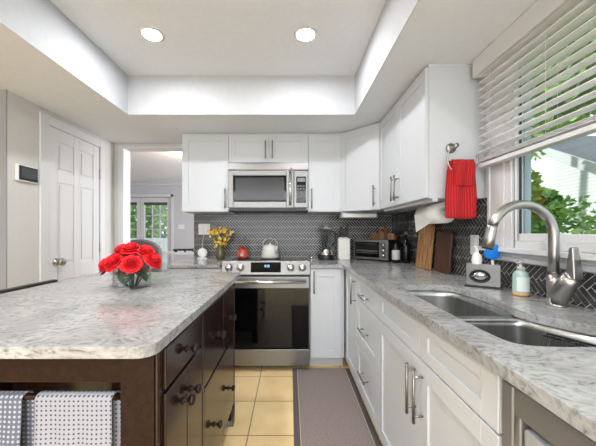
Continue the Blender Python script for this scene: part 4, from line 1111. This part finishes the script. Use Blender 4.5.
# ------------------------------------------------------------------ outdoors
bm = bm_(); box(bm, -30, 30, 7.45, 40, -.35, -.3); box(bm, 1.4, 30, -12, 7.45, -.35, -.3); tag(obj('lawn', bm, M['grass']), 'green lawn outside the windows', 'lawn', kind='stuff')
def leaf_tree(name, label, cat, base, blobs, n, size, m, trunk=None, seed=0, group=None):
    r = thing(name, label, cat, base, 0, group); rd = random.Random(seed); bm = bm_()
    for _ in range(n):
        c, R = blobs[rd.randrange(len(blobs))]
        d = Vector((rd.gauss(0,1), rd.gauss(0,1), rd.gauss(0,1))).normalized(); p = Vector(c)+Vector((d.x*R[0], d.y*R[1], d.z*R[2]))*rd.uniform(.35, 1)**.5
        p.z = max(abs(p.z), .12)
        a = Vector((rd.gauss(0,1), rd.gauss(0,1), rd.gauss(0,.6))).normalized(); b_ = a.cross(Vector((rd.gauss(0,1), rd.gauss(0,1), rd.gauss(0,1)))).normalized(); s = size*rd.uniform(.6,1.3)
        bm.faces.new([bm.verts.new(p+q_) for q_ in (-a*s, -a*s*.2+b_*s*.5, a*s*.5+b_*s*.3, a*s, a*s*.2-b_*s*.5)])
    me = bpy.data.meshes.new('foliage'); bm.to_mesh(me); bm.free(); me.materials.append(m); o = bpy.data.objects.new('foliage', me); C.objects.link(o); o.parent = r
    if trunk:
        bm = bm_()
        for pts, rad in trunk: tube(bm, pts, rad, 8)
        obj('branches', bm, M['bark'], r)
# neighbour's house: gable wall parallel to our window wall
r = thing('neighbor_house', 'white sided house next door seen through the sink window', 'house', (4.6, 0, 0))
bm = bm_(); prism(bm, [(2.6,-.3),(9.4,-.3),(9.4,1.1),(6.0,3.03),(2.6,1.09)], 0, 6, axis='x'); obj('wall', bm, M['siding'], r)
bm = bm_(); prism(bm, [(2.3,.95),(6.0,3.06),(9.7,.95),(9.7,1.07),(6.0,3.18),(2.3,1.07)], -.06, 6.2, axis='x'); obj('roof', bm, M['roofing'], r)
bm = bm_(); prism(bm, [(2.3,.91),(6.0,3.02),(9.7,.91),(9.7,1.08),(6.0,3.19),(2.3,1.08)], -.10, -.06, axis='x'); obj('rake_board', bm, M['fence'], r)
leaf_tree('garden_shrub', 'leafy green shrub below the sink window in front of the white house', 'shrub', (3.2, 3.3, -.3), [((0,0,.95),(.6,.8,.95)), ((.1,-.8,1.0),(.6,.8,1.0)), ((0,.9,.95),(.5,.7,.85)), ((.2,-1.6,1.1),(.6,.7,1.1)), ((0,.4,1.75),(.2,.25,.3))], 12000, .045, M['leaf'], [([(0,0,0),(0,0,.9)], .03)], 1, 'greenery outside the sink window')
leaf_tree('garden_tree', 'tree with hanging leafy boughs at the right of the sink window', 'tree', (3.0, 1.2, -.3), [((0,0,3.3),(.8,1.2,.7)), ((.1,1.15,2.35),(.25,.35,.35)), ((-.1,.4,2.6),(.5,.6,.6)), ((.1,1.2,3.2),(.6,.9,.5)), ((.1,.9,1.95),(.25,.35,.45))], 4600, .055, M['leafd'], [([(0,-.6,0),(.05,-.4,1.6),(0,0,2.9)], [.07,.05,.03]), ([(.05,-.4,1.9),(.1,.5,2.4),(.2,1.1,3.0)], [.02,.012,.006]), ([(.1,.5,2.4),(.1,.9,2.1),(.1,1.0,1.7)], [.01,.006,.004])], 2, 'greenery outside the sink window')
leaf_tree('garden_tree', 'tall bright tree behind the blind slats above the neighbouring roof', 'tree', (3.3, 3.9, -.3), [((0,-.3,3.45),(.6,1.0,.85)), ((0,-1.3,3.6),(.6,.8,.9)), ((0,.5,3.5),(.6,.8,.9)), ((.1,-.4,4.4),(.7,1.6,.7))], 15000, .07, M['leaf'], [([(0,1.6,0),(0,1.4,3.4)], [.09,.05])], 3, 'greenery outside the sink window')
leaf_tree('garden_tree', 'slim low branch of leaves by the left side of the sink window', 'tree', (2.1, 2.62, -.3), [((0,0,1.95),(.12,.14,.16)), ((0,.05,2.3),(.2,.2,.25))], 320, .035, M['leaf'], [([(0,.1,0),(0,.05,2.2)], [.02,.008])], 4, 'greenery outside the sink window')
leaf_tree('hedge', 'tall green hedge outside the glazed doors of the far room', 'hedge', (-6.7, 13.2, -.3), [((k*1.3-5.3,0,2.2+.3*math.sin(k*2)),(1.0,.8,2.3)) for k in range(9)], 24000, .12, M['leaf'], [([(k-3,0,0),(k-3,0,1.6)], .05) for k in range(7)], 5)
r = thing('picket_fence', 'white board fence outside the glazed doors', 'fence', (-6.2, 11.2, -.3))
bm = bm_(); box(bm, -3, 3, 0, .04, .3, .4); box(bm, -3, 3, 0, .04, 1.0, 1.1); obj('rail', bm, M['fence'], r)
bm = bm_()
for k in range(40): box(bm, -3+.15*k, -2.87+.15*k, -.03, -.001, .05, 1.25)
obj('board_panel', bm, M['fence'], r)
